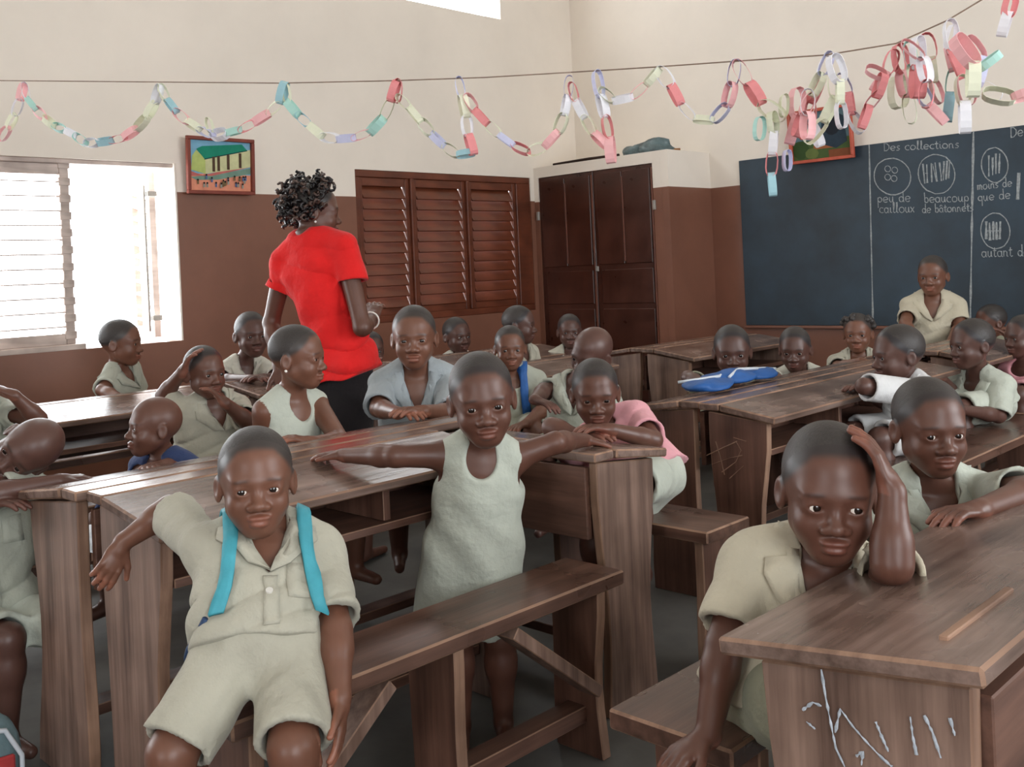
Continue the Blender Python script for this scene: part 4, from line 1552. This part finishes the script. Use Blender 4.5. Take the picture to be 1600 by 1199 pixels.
def shoulder_strap(c, sg, m, name='backpack_strap', x=.062, w=.038, low=.2):
    tp, kk = c['tp'], c['kk']
    path = [tp(sg * x, -.095, .06 * kk), tp(sg * x, -.075, .0), tp(sg * x, -.035, -.05 * kk), tp(sg * x, .015, -.055 * kk), tp(sg * x, .055, -.025 * kk), tp(sg * x, .085, .03 * kk), tp(sg * (x + .004), .10, .08 * kk), tp(sg * (x + .012), .10, low * kk * .75), tp(sg * (x + .022), .09, low * kk)]
    path = resample(path, 18)
    strip(name, c['G'], path, np.array([c['r']] * 18), w * kk, m, c['root'], off=.007, thick=.004, cols=4)


def front_boy_extras(c):
    for sg in (1, -1):
        shoulder_strap(c, sg, M_TEAL, low=.19, w=.029, x=.074)
    tp, kk = c['tp'], c['kk']
    B = Field()
    B.u(ell(tp(0, -.15, .14 * kk), (.13 * kk, .065 * kk, .15 * kk), c['TR']), .02)
    B.u(ell(tp(0, -.20, .20 * kk), (.10 * kk, .04 * kk, .09 * kk), c['TR']), .02)
    P, Q = B.mesh(.008)
    np_mesh('backpack_bag', P, Q, M_NAVY, c['root'])
    for sg in (1, -1):
        pth = [tp(sg * .112, .07, .19 * kk), tp(sg * .128, .03, .215 * kk), tp(sg * .140, -.02, .225 * kk), tp(sg * .13, -.09, .23 * kk)]
        v, f = tube_vf(resample(pth, 7), .007, 6)
        mesh_obj('strap_tail', v, f, M_NAVY, c['root'], smooth=True)


def earrings(c):
    for s in (-1, 1):
        p = c['hpnt'](s * .083, -.012, -.042)
        v, f = box_vf(p, (.0045,) * 3, None, .003)
        mesh_obj('earring', v, f, M_PEARL, c['root'], smooth=True)


def wide_hair(c):
    items = []
    rr = np.random.default_rng(5)
    for i in range(46):
        a, b = rr.uniform(0, 2 * math.pi), rr.uniform(.15, 1.0)
        d = unit(c['HR'][0] * math.cos(a) * 1.25 + c['HR'][1] * (math.sin(a) * .8 - .35) + c['HR'][2] * b)
        p = c['hpnt'](0, -.012, .020) + d * .085 * c['q']
        items.append(tube_vf([p - d * .02, p + d * .006, p + d * .016], [.015, .015, .009], 6))
    v, f = join_vf(items)
    mesh_obj('hair_puffs', v, f, M_HAIR, c['root'], smooth=True)


def curly_hair(c):
    V, F_, MI = [], [], []
    rr = np.random.default_rng(8)
    q, HR = c['q'], c['HR']
    for i in range(330):
        z = rr.uniform(-.62, 1.0)
        a = rr.uniform(0, 2 * math.pi)
        d = HR[0] * math.cos(a) * math.sqrt(1 - z * z) + HR[1] * math.sin(a) * math.sqrt(1 - z * z) + HR[2] * z
        if d @ HR[1] > .30 + .5 * z or (z < -.1 and d @ HR[1] > -.05):
            continue
        p = c['hpnt'](0, -.016, .026) + q * (HR[0] * (d @ HR[0]) * .074 + HR[1] * (d @ HR[1]) * .092 + HR[2] * (d @ HR[2]) * .080)
        t = unit(d * .75 + rr.normal(size=3) * .35 - np.array((0, 0, .45)) * (1 if z < .5 else .1))
        s1 = unit(np.cross(t, rr.normal(size=3)))
        s2 = np.cross(t, s1)
        L_ = rr.uniform(.045, .075)
        pts = [p - d * .01 + t * L_ * (j / 9) + d * .016 * math.sin(math.pi * j / 9) + (s1 * math.cos(j * 1.25 + a) + s2 * math.sin(j * 1.25 + a)) * .0085 for j in range(10)]
        v, f = tube_vf(pts, [.0062] * 8 + [.005, .003], 5)
        o = len(V)
        V += v
        F_ += [tuple(k + o for k in g) for g in f]
        MI += [1 if rr.random() < .3 else 0] * len(f)
    mesh_obj('hair', V, F_, [mat('black_curled_hair', (30, 24, 24), .4, .5, scale=60, var=.1), mat('brown_tipped_hair', (78, 58, 50), .4, .5, scale=60, var=.1)], c['root'], smooth=True, mats=MI)


def teacher_extras(c):
    curly_hair(c)
    H = Field()
    tp, T, PE, w = c['tp'], c['T'], c['PE'], c['w']
    TRz = frame_from(c['f'] * np.array((1, 1, 0)), (0, 0, 1))
    H.u(lathe(np.array((PE[0], PE[1], .88)), TRz, [0, .06, .18, .34, .46, .50], [.120, .150, .160, .150, .140, .140], [.09, .108, .115, .11, .10, .10]), .01)
    H.d(lambda X, Y, Z_: .003 * np.sin(30 * X + 22 * Y + 5 * np.sin(9 * Z_)))
    H.s(cap((PE[0], PE[1], .34), (PE[0], PE[1], .46), .10, .06), .01)
    P, Q = H.mesh(.009)
    np_mesh('skirt', P, Q, cloth_mat('black'), c['root'])
    p = c['hpnt'](.082, -.012, -.046)
    v, f = box_vf(p, (.005,) * 3, None, .0035)
    mesh_obj('earring', v, f, M_PEARL, c['root'], smooth=True)
    a = c['arms'][1]
    for i in range(1):
        e, wr, tip = a
        d = unit(wr - e)
        s1 = unit(np.cross(d, (0, 0, 1.0)))
        s2 = np.cross(d, s1)
        ctr = e + (wr - e) * .9
        v, f = tube_vf([ctr + (s1 * math.cos(t) + s2 * math.sin(t)) * .036 for t in np.linspace(0, 2 * math.pi, 17)], .004, 6, cap=False)
        mesh_obj('bracelet', v, f, M_PEARL, c['root'], smooth=True)


def blue_strap(c):
    shoulder_strap(c, -1, M_BLUE, 'bag_strap', x=.05, w=.036, low=.30)


person('boy in open collared uniform with teal backpack sitting on the bench, elbow on desk', (400, 750, 1.84), 168, yaw=2, pitch=-2, neck=(413, 838, 1.885), pel=(412, 1004, 1.77), cyaw=4, k=.91,
       R=((266, 796, 2.00), (192, 848, 1.98), (163, 905, 1.95)), L=((526, 985, 1.76), (532, 1092, 1.68), (532, 1165, 1.65)), palmR=pt(100, 900, 2.2) - pt(190, 848, 1.99), palmL=-RIGHT, curlR=.5, curlL=.22,
       knees=((268, 1178, 1.62), (458, 1172, 1.61)), ankles=((262, 1440, 1.60), (492, 1440, 1.60)), top='khaki', res=.0055, detail=True, tone=0, gaze=(-8, -6), vdepth=.115, sleeve=.84, extras=front_boy_extras)
person('girl in sleeveless pale dress standing behind the bench with both arms spread', (753, 622, 2.44), 146, yaw=4, pitch=4, roll=-4, neck=(752, 697, 2.50), pel=(742, 850, 2.55), cyaw=2, k=.93,
       R=((618, 713, 2.46), (540, 712, 2.555), (488, 707, 2.62)), L=((868, 692, 2.52), (912, 688, 2.67), (955, 694, 2.74)), legs='stand', cloth='dress', top='mint', res=.0055, detail=True, tone=1, hem=.46, gaze=(0, 2), curlR=.25, curlL=.45, wide=.80)
person('near boy resting his head on his hand, elbow on the scribbled desk', (1296, 765, 1.60), 212, yaw=7, pitch=3, roll=4, neck=(1283, 880, 1.67), pel=(1238, 1080, 1.66), cyaw=8, k=1.0,
       R=((1132, 1010, 1.60), (1106, 1150, 1.53), (1050, 1190, 1.50)), L=((1394, 880, 1.49), (1394, 768, 1.51), (1356, 672, 1.545)), palmL=-RIGHT * .8 + FWD * .45, curlL=.32,
       knees=((-.64, 1.33, .52, 0), (-.62, 1.50, .52, 0)), ankles=((-.66, 1.33, .26, 0), (-.64, 1.50, .26, 0)), top='sand', bottom='olive', res=.0055, detail=True, tone=1, gaze=(24, 0), vdepth=.10, sleeve=.78)
person('boy in pale green shirt behind the near boy, forearm on the foreground desk', (1453, 665, 2.16), 152, yaw=24, pitch=2, neck=(1452, 760, 2.23), cyaw=26, k=1.0,
       L=((1622, 764, 2.02), (1530, 797, 1.87), (1466, 803, 1.83)), R=((1385, 850, 2.16), (1430, 870, 2.04), (1470, 880, 2.0)), lyaw=60, top='mint', bottom='olive', res=.006, detail=True, tone=1, gaze=(10, 0), vdepth=.09)
person('child in pink top leaning over crossed arms on the red brown desk', (930, 613, 3.05), 106, yaw=3, pitch=8, neck=(942, 676, 3.14), pel=(-1.86, 2.44, .525, 0), cyaw=5, k=.98,
       L=((1020, 688, 2.97), (955, 672, 2.90), (905, 664, 2.88)), R=((862, 668, 3.00), (905, 682, 2.93), (950, 676, 2.89)), lyaw=-25, cloth='tee', collar=False, top='pink', bottom='mint', res=.0065, detail=True, tone=1)
person('boy in grey blue shirt facing front, hands together on the desk', (647, 526, 3.56), 100, yaw=-4, neck=(650, 585, 3.68), cyaw=0, k=1.08,
       L=((704, 646, 3.52), (662, 643, 3.34), (615, 638, 3.28)), R=((592, 638, 3.55), (622, 646, 3.36), (655, 642, 3.28)), top='grey', res=.0065, detail=True, tone=0, vdepth=.12, sleeve=.92)
person('girl in sleeveless uniform with a white earring, turned to the teacher', (466, 557, 3.25), 102, yaw=68, neck=(455, 622, 3.30), cyaw=38, k=1.0,
       R=((408, 698, 3.28), (452, 694, 3.10), (505, 690, 3.02)), L=((532, 690, 3.20), (490, 692, 3.06), (450, 682, 3.05)), cloth='dress', top='mint', res=.0065, detail=True, tone=0, extras=earrings, hem=.34, wide=.92)
person('small child in blue vest seen in profile, fingers on the desk edge', (240, 666, 2.98), 94, yaw=-76, pitch=-8, cyaw=-50, k=.9, neck=(258, 722, 3.02), R=((222, 760, 2.98), (232, 740, 2.84), (236, 728, 2.78)), L=((300, 750, 2.98), (262, 726, 2.86), (228, 728, 2.79)),
       cloth='tee', collar=False, top='blue', res=.0065, detail=True, tone=1, sleeve=.3, hair=False)
person('child with head laid sideways on a folded arm at the left edge', (42, 703, 2.72), 116, yaw=-28, pitch=10, roll=62, neck=(-28, 752, 2.70), pel=(-18, 960, 2.70), cyaw=10, k=.95,
       L=((-22, 775, 2.52), (92, 752, 2.62), (155, 742, 2.66)), R=((-75, 800, 2.62), (-20, 790, 2.52), (40, 780, 2.52)), lyaw=30, top='sage', bottom='mint', res=.0065, detail=True, tone=2, curlL=.5, hair=False)
person('child in khaki shirt with one hand at the ear and one at the chin', (320, 581, 3.65), 84, yaw=32, neck=(330, 632, 3.70), cyaw=30, k=.98,
       R=((256, 618, 3.66), (284, 582, 3.60), (298, 556, 3.60)), L=((388, 660, 3.58), (352, 630, 3.50), (330, 608, 3.52)), palmR=RIGHT, palmL=-RIGHT, top='khaki', res=.0075, tone=1, lyaw=40)
person('boy in profile leaning on the desk in front of the bright window', (190, 535, 4.70), 74, yaw=70, neck=(184, 580, 4.72), pel=(196, 648, 4.78), cyaw=62, k=.98, R=((160, 610, 4.56), (200, 630, 4.42), (235, 630, 4.36)), top='sage', collar=True, res=.0075, tone=0, sleeve=.6)
person('boy leaning on the far desk to the left of the teacher', (393, 522, 5.08), 72, yaw=18, neck=(380, 570, 5.14), cyaw=25, k=.98, R=((345, 594, 4.92), (392, 592, 4.74), (425, 587, 4.68)), L=((438, 594, 4.95), (412, 590, 4.74), (380, 589, 4.68)), top='pale', res=.0075, tone=2)
person('child at the left edge raising a hand behind the sleeping child', (-42, 588, 3.40), 84, yaw=30, neck=(-38, 640, 3.44), cyaw=40, k=.95, L=((60, 655, 3.38), (22, 618, 3.32), (-8, 604, 3.32)), top='sage', res=.0075, tone=1)
person('child half hidden behind the teacher, hands at the mouth', (580, 546, 5.75), 58, yaw=15, k=.95, R=((560, 600, 5.62), (575, 580, 5.52), (585, 565, 5.52)), L=((605, 600, 5.62), (590, 580, 5.52), (585, 562, 5.52)), top='grey', res=.008, tone=2)
person('child in front of the shutters turned to the right', (714, 524, 6.20), 58, yaw=35, k=.95, top='pale', res=.008, tone=2)
person('child in profile beside the shutters, facing the chalkboard', (812, 507, 5.45), 61, yaw=78, cyaw=50, k=.95, top='khaki', res=.008, tone=2)
person('child with a blue bag strap across the uniform', (797, 543, 4.35), 70, yaw=4, k=.98, L=((850, 640, 4.25), (822, 662, 4.12), (800, 670, 4.05)), top='sage', res=.0075, tone=0, collar=False, cloth='tee', extras=blue_strap)
person('child in front of the dark cupboard doors', (890, 517, 6.00), 54, yaw=4, k=.95, top='khaki', res=.008, tone=2)
person('bald child dozing behind the one in pink, head tilted', (924, 552, 3.78), 84, yaw=-40, pitch=14, roll=18, k=.98, neck=(905, 602, 3.84), top='sage', res=.0075, tone=2, hair=False, R=((850, 610, 3.85), (835, 625, 3.70), (870, 635, 3.65)))
person('child with chin at desk height behind the blue bundle', (1144, 548, 4.34), 82, yaw=2, pitch=4, k=.98, top='olive', res=.0075, tone=2, R=((1075, 590, 4.25), (1110, 606, 4.08), (1150, 606, 4.02)), L=((1195, 600, 4.3), (1180, 604, 4.1), (1140, 606, 4.05)))
person('child resting on outstretched arms to the right of the blue bundle', (1242, 545, 4.70), 70, yaw=-8, pitch=6, k=.95, neck=(1250, 585, 4.80), R=((1205, 592, 4.60), (1215, 590, 4.40), (1200, 600, 4.30)), L=((1290, 590, 4.6), (1260, 590, 4.4), (1225, 592, 4.35)), top='pale', res=.0075, tone=2)
person('girl with wide dark hair and folded arms below the chalkboard', (1340, 520, 5.20), 62, yaw=-6, k=.98, R=((1310, 575, 5.0), (1345, 565, 4.85), (1372, 566, 4.8)), L=((1372, 578, 5.0), (1350, 570, 4.85), (1320, 572, 4.8)), top='khaki', res=.008, tone=0, extras=wide_hair)
person('pupil in profile with raised white sleeve, elbow on the desk', (1402, 553, 3.75), 94, yaw=-62, k=1.0, neck=(1420, 600, 3.80), cyaw=-50, L=((1350, 604, 3.58), (1388, 612, 3.74), (1375, 596, 3.82)), R=((1385, 630, 3.9), (1350, 610, 3.8), (1320, 600, 3.75)), top='white', res=.007, tone=2, sleeve=.95)
person('pupil in loose pale green shirt sitting sideways on the right bench', (1518, 537, 4.35), 80, yaw=-58, neck=(1530, 590, 4.40), cyaw=-42, k=1.02, L=((1560, 650, 4.22), (1500, 640, 4.10), (1470, 630, 4.1)), R=((1495, 620, 4.5), (1470, 590, 4.35), (1440, 588, 4.3)), top='mint', res=.007, tone=2, sleeve=.98)
person('boy in uniform standing in front of the chalkboard', (1457, 430, 5.62), 63, yaw=-14, pitch=2, neck=(1457, 470, 5.64), pel=(1460, 560, 5.68), cyaw=0, k=1.08, R=((1415, 505, 5.54), (1432, 542, 5.40), (1445, 550, 5.32)), L=((1500, 510, 5.54), (1482, 542, 5.38), (1462, 548, 5.32)), legs='stand', top='sand', res=.0075, tone=0)
person('child at the far right with hands at the mouth', (1547, 503, 5.75), 56, yaw=-60, k=.95, L=((1590, 545, 5.6), (1575, 525, 5.5), (1560, 515, 5.52)), top='olive', res=.008, tone=1)
person('child in pink cut off by the right edge', (1598, 525, 4.75), 68, yaw=-50, k=.95, cyaw=-30, cloth='tee', collar=False, top='pink', res=.0075, tone=2)

person('teacher in a red short sleeved top and black skirt standing with her back to us', (493, 330, 4.20), 90, yaw=98, pitch=2, neck=(486, 384, 4.20), pel=(528, 552, 4.22), cyaw=140, k=1.40,
       R=((566, 512, 4.06), (580, 500, 4.24), (586, 476, 4.32)), L=((424, 505, 4.32), (436, 575, 4.20), (445, 610, 4.15)), legs='stand', cloth='tee', collar=False, top='red', bottom='black', res=.0075, detail=True, tone=1, hair=True,
       sleeve=.42, ak=.86, fit=([-.10, .05, .12, .22, .40, .66, .9, 1.1, 1.3], [.062, .110, .145, .160, .150, .124, .152, .172, .178], [.058, .08, .095, .106, .108, .096, .114, .130, .132]), hem=.545, shorts=False, extras=teacher_extras, group='teacher at the front', wide=1.02, neckw=.70)
# ------------------------------------------------------------------ things on desks and floor
bun = empty('folded_bag', pt(1130, 612, 3.95), 'royal blue folded bag with white piping lying on the desk', 'bag')
M_PIPE = mat('white_piping', (205, 212, 220), 0.6, 0.3, scale=8, var=0.05)
bc = Vector((-2.155, 3.40, 0.706))
for i, (dx, dy, rx, ry, rz) in enumerate(((0.02, -0.17, .085, .13, .026), (-.01, .03, .08, .15, .030), (0.0, .21, .07, .11, .024))):
    lump(('bag_flap', 'bag_panel', 'bag_end')[i], bc + Vector((dx, dy, rz * .6)), (rx, ry, rz), M_BLUE, bun, 21 + i, amp=.18)
for i, pts in enumerate((((-.06, -.26, .028), (.0, -.20, .036), (.02, -.10, .038), (-.02, .0, .04)), ((.05, -.08, .034), (.0, .06, .048), (.03, .16, .042)), ((-.05, .12, .036), (.02, .22, .036), (.03, .30, .026)))):
    v, f = tube_vf(resample([tuple(bc + Vector(p)) for p in pts], 9), .006, 6)
    mesh_obj('piping', v, f, M_PIPE, bun, smooth=True)
bun.location = bc
for ch in bun.children:
    ch.matrix_parent_inverse = Matrix.Translation(-bc)

sb = pt(-22, 1190, 2.35)
sbag = empty('school_bag', (sb.x, sb.y, 0), 'small blue grey school bag with a red badge on the floor', 'bag')
M_SB = mat('blue_grey_bag_cloth', (112, 136, 142), 0.7, 0.3, kind='cloth', scale=10, var=0.08, bump=0.4)
lump('bag_body', (sb.x, sb.y, 0.085), (.07, .08, .13), M_SB, sbag, 31, amp=.1)
fb = face_dir((sb.x, sb.y, .1), 10)
rb = np.cross(fb, (0, 0, 1))
v, f = box_vf(Vector((sb.x, sb.y, .10)) + Vector(fb) * .070 + Vector(rb) * -.03, (.018, .006, .022), (Vector(rb), Vector(fb), UP), .004)
mesh_obj('badge', v, f, mat('red_badge', (180, 60, 60), .6, .3, scale=8), sbag)
v, f = tube_vf(resample([tuple(Vector((sb.x, sb.y, .04)) + Vector(fb) * .066 + Vector(rb) * a + UP * b) for a, b in ((-.06, 0), (-.065, .07), (-.03, .14), (.03, .15), (.065, .07), (.06, 0))], 16), .006, 6)
mesh_obj('edge_piping', v, f, M_PIPE, sbag, smooth=True)

# ------------------------------------------------------------------ paper chains on strings
PAPER = {'p': ('pink_paper', (242, 186, 188)), 'r': ('rose_red_paper', (232, 148, 150)), 'w': ('white_paper', (238, 238, 244)), 'm': ('mint_paper', (176, 218, 208)), 'c': ('cream_paper', (228, 230, 206)), 'l': ('lavender_paper', (206, 208, 236)), 'b': ('pale_blue_paper', (160, 200, 210))}


def paper_mat(k):
    n, c = PAPER[k]
    m = mat(n, c, 0.7, 0.25, scale=9, var=0.04)
    bs = m.node_tree.nodes['Principled BSDF']
    bs.inputs['Transmission Weight'].default_value = 0.0
    return m


LINK = {}


def link_mesh(k):
    """one oval loop of paper strip, long axis x, strip width z"""
    if k not in LINK:
        n, a, b, w = 14, .050, .021, .017
        V, F_ = [], []
        for i in range(n):
            t = 2 * math.pi * i / n
            x, y = math.copysign(abs(math.cos(t)) ** .8, math.cos(t)) * a, math.copysign(abs(math.sin(t)) ** .8, math.sin(t)) * b
            V += [(x, y, -w), (x, y, w), (x * 1.02, y * 1.05, w), (x * 1.02, y * 1.05, -w)]
        for i in range(n):
            p, q = i * 4, ((i + 1) % n) * 4
            F_ += [(p, p + 1, q + 1, q), (p + 2, p + 3, q + 3, q + 2), (p + 1, p + 2, q + 2, q + 1), (p + 3, p, q, q + 3)]
        me = bpy.data.meshes.new('link')
        me.from_pydata(V, [], F_)
        me.materials.append(paper_mat(k))
        for p in me.polygons: p.use_smooth = False
        LINK[k] = me
    return LINK[k]


def zline(px):
    return 1.0 / (1 / 4.35 + (1 / 2.75 - 1 / 4.35) * min(max(px, -300), 1700) / 1600.0)


GR = random.Random(12)


def chain(root, path, cols, dz=0.0, pitch=.068):
    """hang alternating paper links along photo positions turned into 3-D points on the string's plane"""
    P = [A3(pt(x, y, zline(x) + dz)) for x, y in path]
    seg = np.linalg.norm(np.diff(np.array(P), axis=0), axis=1)
    n = max(1, int(round(seg.sum() / pitch)))
    Q = resample(P, n + 1)
    for i in range(n):
        a, b = Q[i], Q[i + 1]
        d = Vector(b - a)
        ln = d.length
        d.normalize()
        side = d.cross(FWD)
        side = side.normalized() if side.length > .05 else d.orthogonal().normalized()
        rot = (math.pi / 2 if i % 2 else 0) + GR.uniform(-.55, .55)
        nrm = d.cross(side)
        y_ = side * math.cos(rot) + nrm * math.sin(rot)
        z_ = d.cross(y_)
        k = cols[i % len(cols)]
        o = bpy.data.objects.new('link', link_mesh(k))
        COL.objects.link(o)
        o.parent = root
        s = min(1.2, max(.68, ln / .086)) * GR.uniform(.92, 1.08)
        mid = Vector((a + b) / 2) - root.location
        yy, zz = GR.uniform(.8, 1.25), GR.uniform(.85, 1.1)
        M = Matrix(((d.x, y_.x, z_.x, mid.x), (d.y, y_.y, z_.y, mid.y), (d.z, y_.z, z_.z, mid.z), (0, 0, 0, 1)))
        o.matrix_basis = M @ Matrix.Diagonal((s, s * yy, s * zz, 1))


def string(root, path, r=.0022, dz=0.0):
    v, f = tube_vf([pt(x, y, zline(x) + dz) for x, y in path], r, 5)
    mesh_obj('string', v, f, mat('thin_brown_string', (150, 128, 112), .8, .2, scale=20), root, smooth=True)


g1 = empty('hanging_paper_chain', pt(400, 126, zline(400)), 'long pastel paper chain looped along the string from the left corner', 'paper chain', 'paper chains')
string(g1, [(-420, 120), (-200, 124), (0, 126), (220, 128), (440, 130), (620, 126), (760, 121), (893, 113)])
chain(g1, [(0, 218), (14, 198), (28, 170), (37, 132)], 'pcw')
chain(g1, [(37, 132), (44, 158), (62, 178), (86, 198), (110, 206), (134, 224)], 'wmpcm')
chain(g1, [(134, 224), (170, 221), (198, 214), (222, 194), (240, 168), (250, 134)], 'wbrpcc')
chain(g1, [(250, 134), (264, 162), (286, 186), (308, 200), (332, 212)], 'cbpcl')
chain(g1, [(325, 188), (330, 205)], 'c')
chain(g1, [(332, 212), (370, 206), (400, 190), (424, 174), (438, 160), (445, 131)], 'wmrpcb')
chain(g1, [(445, 131), (448, 158), (466, 180), (484, 196), (498, 212), (520, 217), (546, 218), (576, 208), (596, 190), (610, 160), (620, 128)], 'cmbcwlpmcrr')
chain(g1, [(622, 126), (620, 158)], 'r', pitch=.05)
chain(g1, [(622, 150), (650, 180), (666, 202), (682, 216), (702, 236), (722, 246), (740, 238)], 'ccclcbc')
g2 = empty('hanging_paper_chain', pt(900, 115, zline(900)), 'pink and white paper chain zigzag in front of the room corner', 'paper chain', 'paper chains')
string(g2, [(893, 113), (1020, 105), (1160, 95), (1290, 86), (1400, 68), (1480, 32), (1540, -4), (1640, -90)])
chain(g2, [(716, 122), (722, 150), (728, 180), (732, 216), (740, 240)], 'lcwr')
chain(g2, [(728, 150), (742, 172), (760, 192), (776, 208), (800, 226), (826, 238)], 'prclrp')
chain(g2, [(826, 238), (858, 226), (876, 200), (886, 162), (890, 120)], 'cpcwl')
chain(g2, [(892, 130), (902, 164), (916, 188), (932, 216), (948, 228)], 'rwcp')
chain(g2, [(932, 114), (936, 142), (944, 170), (948, 196), (953, 220), (955, 252)], 'lwrppw')
chain(g2, [(938, 140), (956, 158), (978, 156), (1000, 146), (1016, 122), (1030, 108)], 'cwpcw')
chain(g2, [(1030, 108), (1046, 128), (1056, 154), (1074, 174), (1090, 192), (1112, 190), (1132, 180), (1142, 142), (1150, 97)], 'wrwclplpc')
chain(g2, [(1150, 97), (1166, 124), (1182, 152), (1198, 172), (1222, 184)], 'prcp')
chain(g2, [(1188, 186), (1186, 216)], 'm', pitch=.07)
chain(g2, [(1206, 176), (1210, 210), (1207, 240), (1206, 262), (1204, 284), (1208, 304)], 'cwrbm', pitch=.06)
chain(g2, [(1226, 150), (1224, 180)], 'c')
g3 = empty('hanging_paper_chain', pt(1295, 86, zline(1295)), 'tangled paper chain bunch hanging over the orange framed picture', 'paper chain', 'paper chains')
chain(g3, [(1298, 84), (1286, 112), (1276, 136), (1264, 156), (1252, 184), (1244, 212)], 'lcprpw')
chain(g3, [(1292, 90), (1284, 120), (1270, 148), (1262, 176), (1270, 204), (1282, 226)], 'wrrwpc', dz=.06)
chain(g3, [(1300, 116), (1306, 146), (1304, 168), (1290, 186), (1276, 202), (1262, 220)], 'cccrpc', dz=-.06)
chain(g3, [(1312, 118), (1326, 140), (1326, 166), (1334, 190), (1346, 206)], 'lrwcp', dz=.03)
chain(g3, [(1246, 140), (1250, 168), (1240, 196), (1234, 222)], 'ppcp', dz=.05)
chain(g3, [(1358, 108), (1368, 98), (1386, 128), (1370, 150), (1358, 142), (1358, 176), (1346, 200)], 'prprcwc')
chain(g3, [(1230, 240), (1230, 262)], 'l', pitch=.07)
g4 = empty('hanging_paper_chain', pt(1440, 58, zline(1440)), 'large paper chain knot hanging over the chalkboard words', 'paper chain', 'paper chains')
chain(g4, [(1404, 72), (1408, 100), (1414, 130), (1420, 160), (1424, 190)], 'rpcwb', dz=.05)
chain(g4, [(1420, 68), (1424, 98), (1434, 128), (1440, 152), (1462, 176), (1476, 190)], 'mclppr')
chain(g4, [(1434, 60), (1438, 92), (1430, 122), (1434, 150)], 'wrwp', dz=-.05)
chain(g4, [(1398, 80), (1396, 104), (1376, 122), (1364, 142)], 'rplr', dz=.03)
chain(g4, [(1484, 36), (1482, 62), (1492, 84), (1502, 104), (1510, 128), (1514, 160)], 'wrppwc')
chain(g4, [(1490, 40), (1478, 70), (1492, 96), (1486, 128), (1484, 160), (1480, 186)], 'wpmbwr', dz=.06)
chain(g4, [(1502, 120), (1506, 148), (1508, 176), (1508, 204)], 'cwww', dz=-.05)
chain(g4, [(1500, 104), (1522, 112), (1544, 100), (1562, 84)], 'cmmb')
chain(g4, [(1512, 60), (1524, 66), (1536, 96), (1524, 130), (1540, 146), (1562, 152)], 'plwcc', dz=.04)
chain(g4, [(1540, 146), (1566, 156), (1600, 152), (1626, 140)], 'cpp')
chain(g4, [(1582, -6), (1574, 24), (1566, 52)], 'rwl')
chain(g4, [(1404, 120), (1412, 150), (1404, 168)], 'cm', dz=.1)
chain(g4, [(1412, 66), (1440, 84), (1446, 112), (1452, 140), (1446, 166)], 'pwrpw', dz=-.1)
chain(g4, [(1446, 56), (1450, 84), (1462, 108), (1456, 136), (1470, 160)], 'rcpwm', dz=.1)
chain(g4, [(1494, 60), (1508, 82), (1522, 96), (1516, 124), (1520, 148)], 'pcrmw', dz=-.1)
chain(g3, [(1302, 90), (1310, 118), (1318, 142), (1310, 172), (1316, 198)], 'wcwpr', dz=-.1)
chain(g3, [(1262, 142), (1268, 166), (1256, 190), (1262, 214)], 'wprc', dz=-.1)
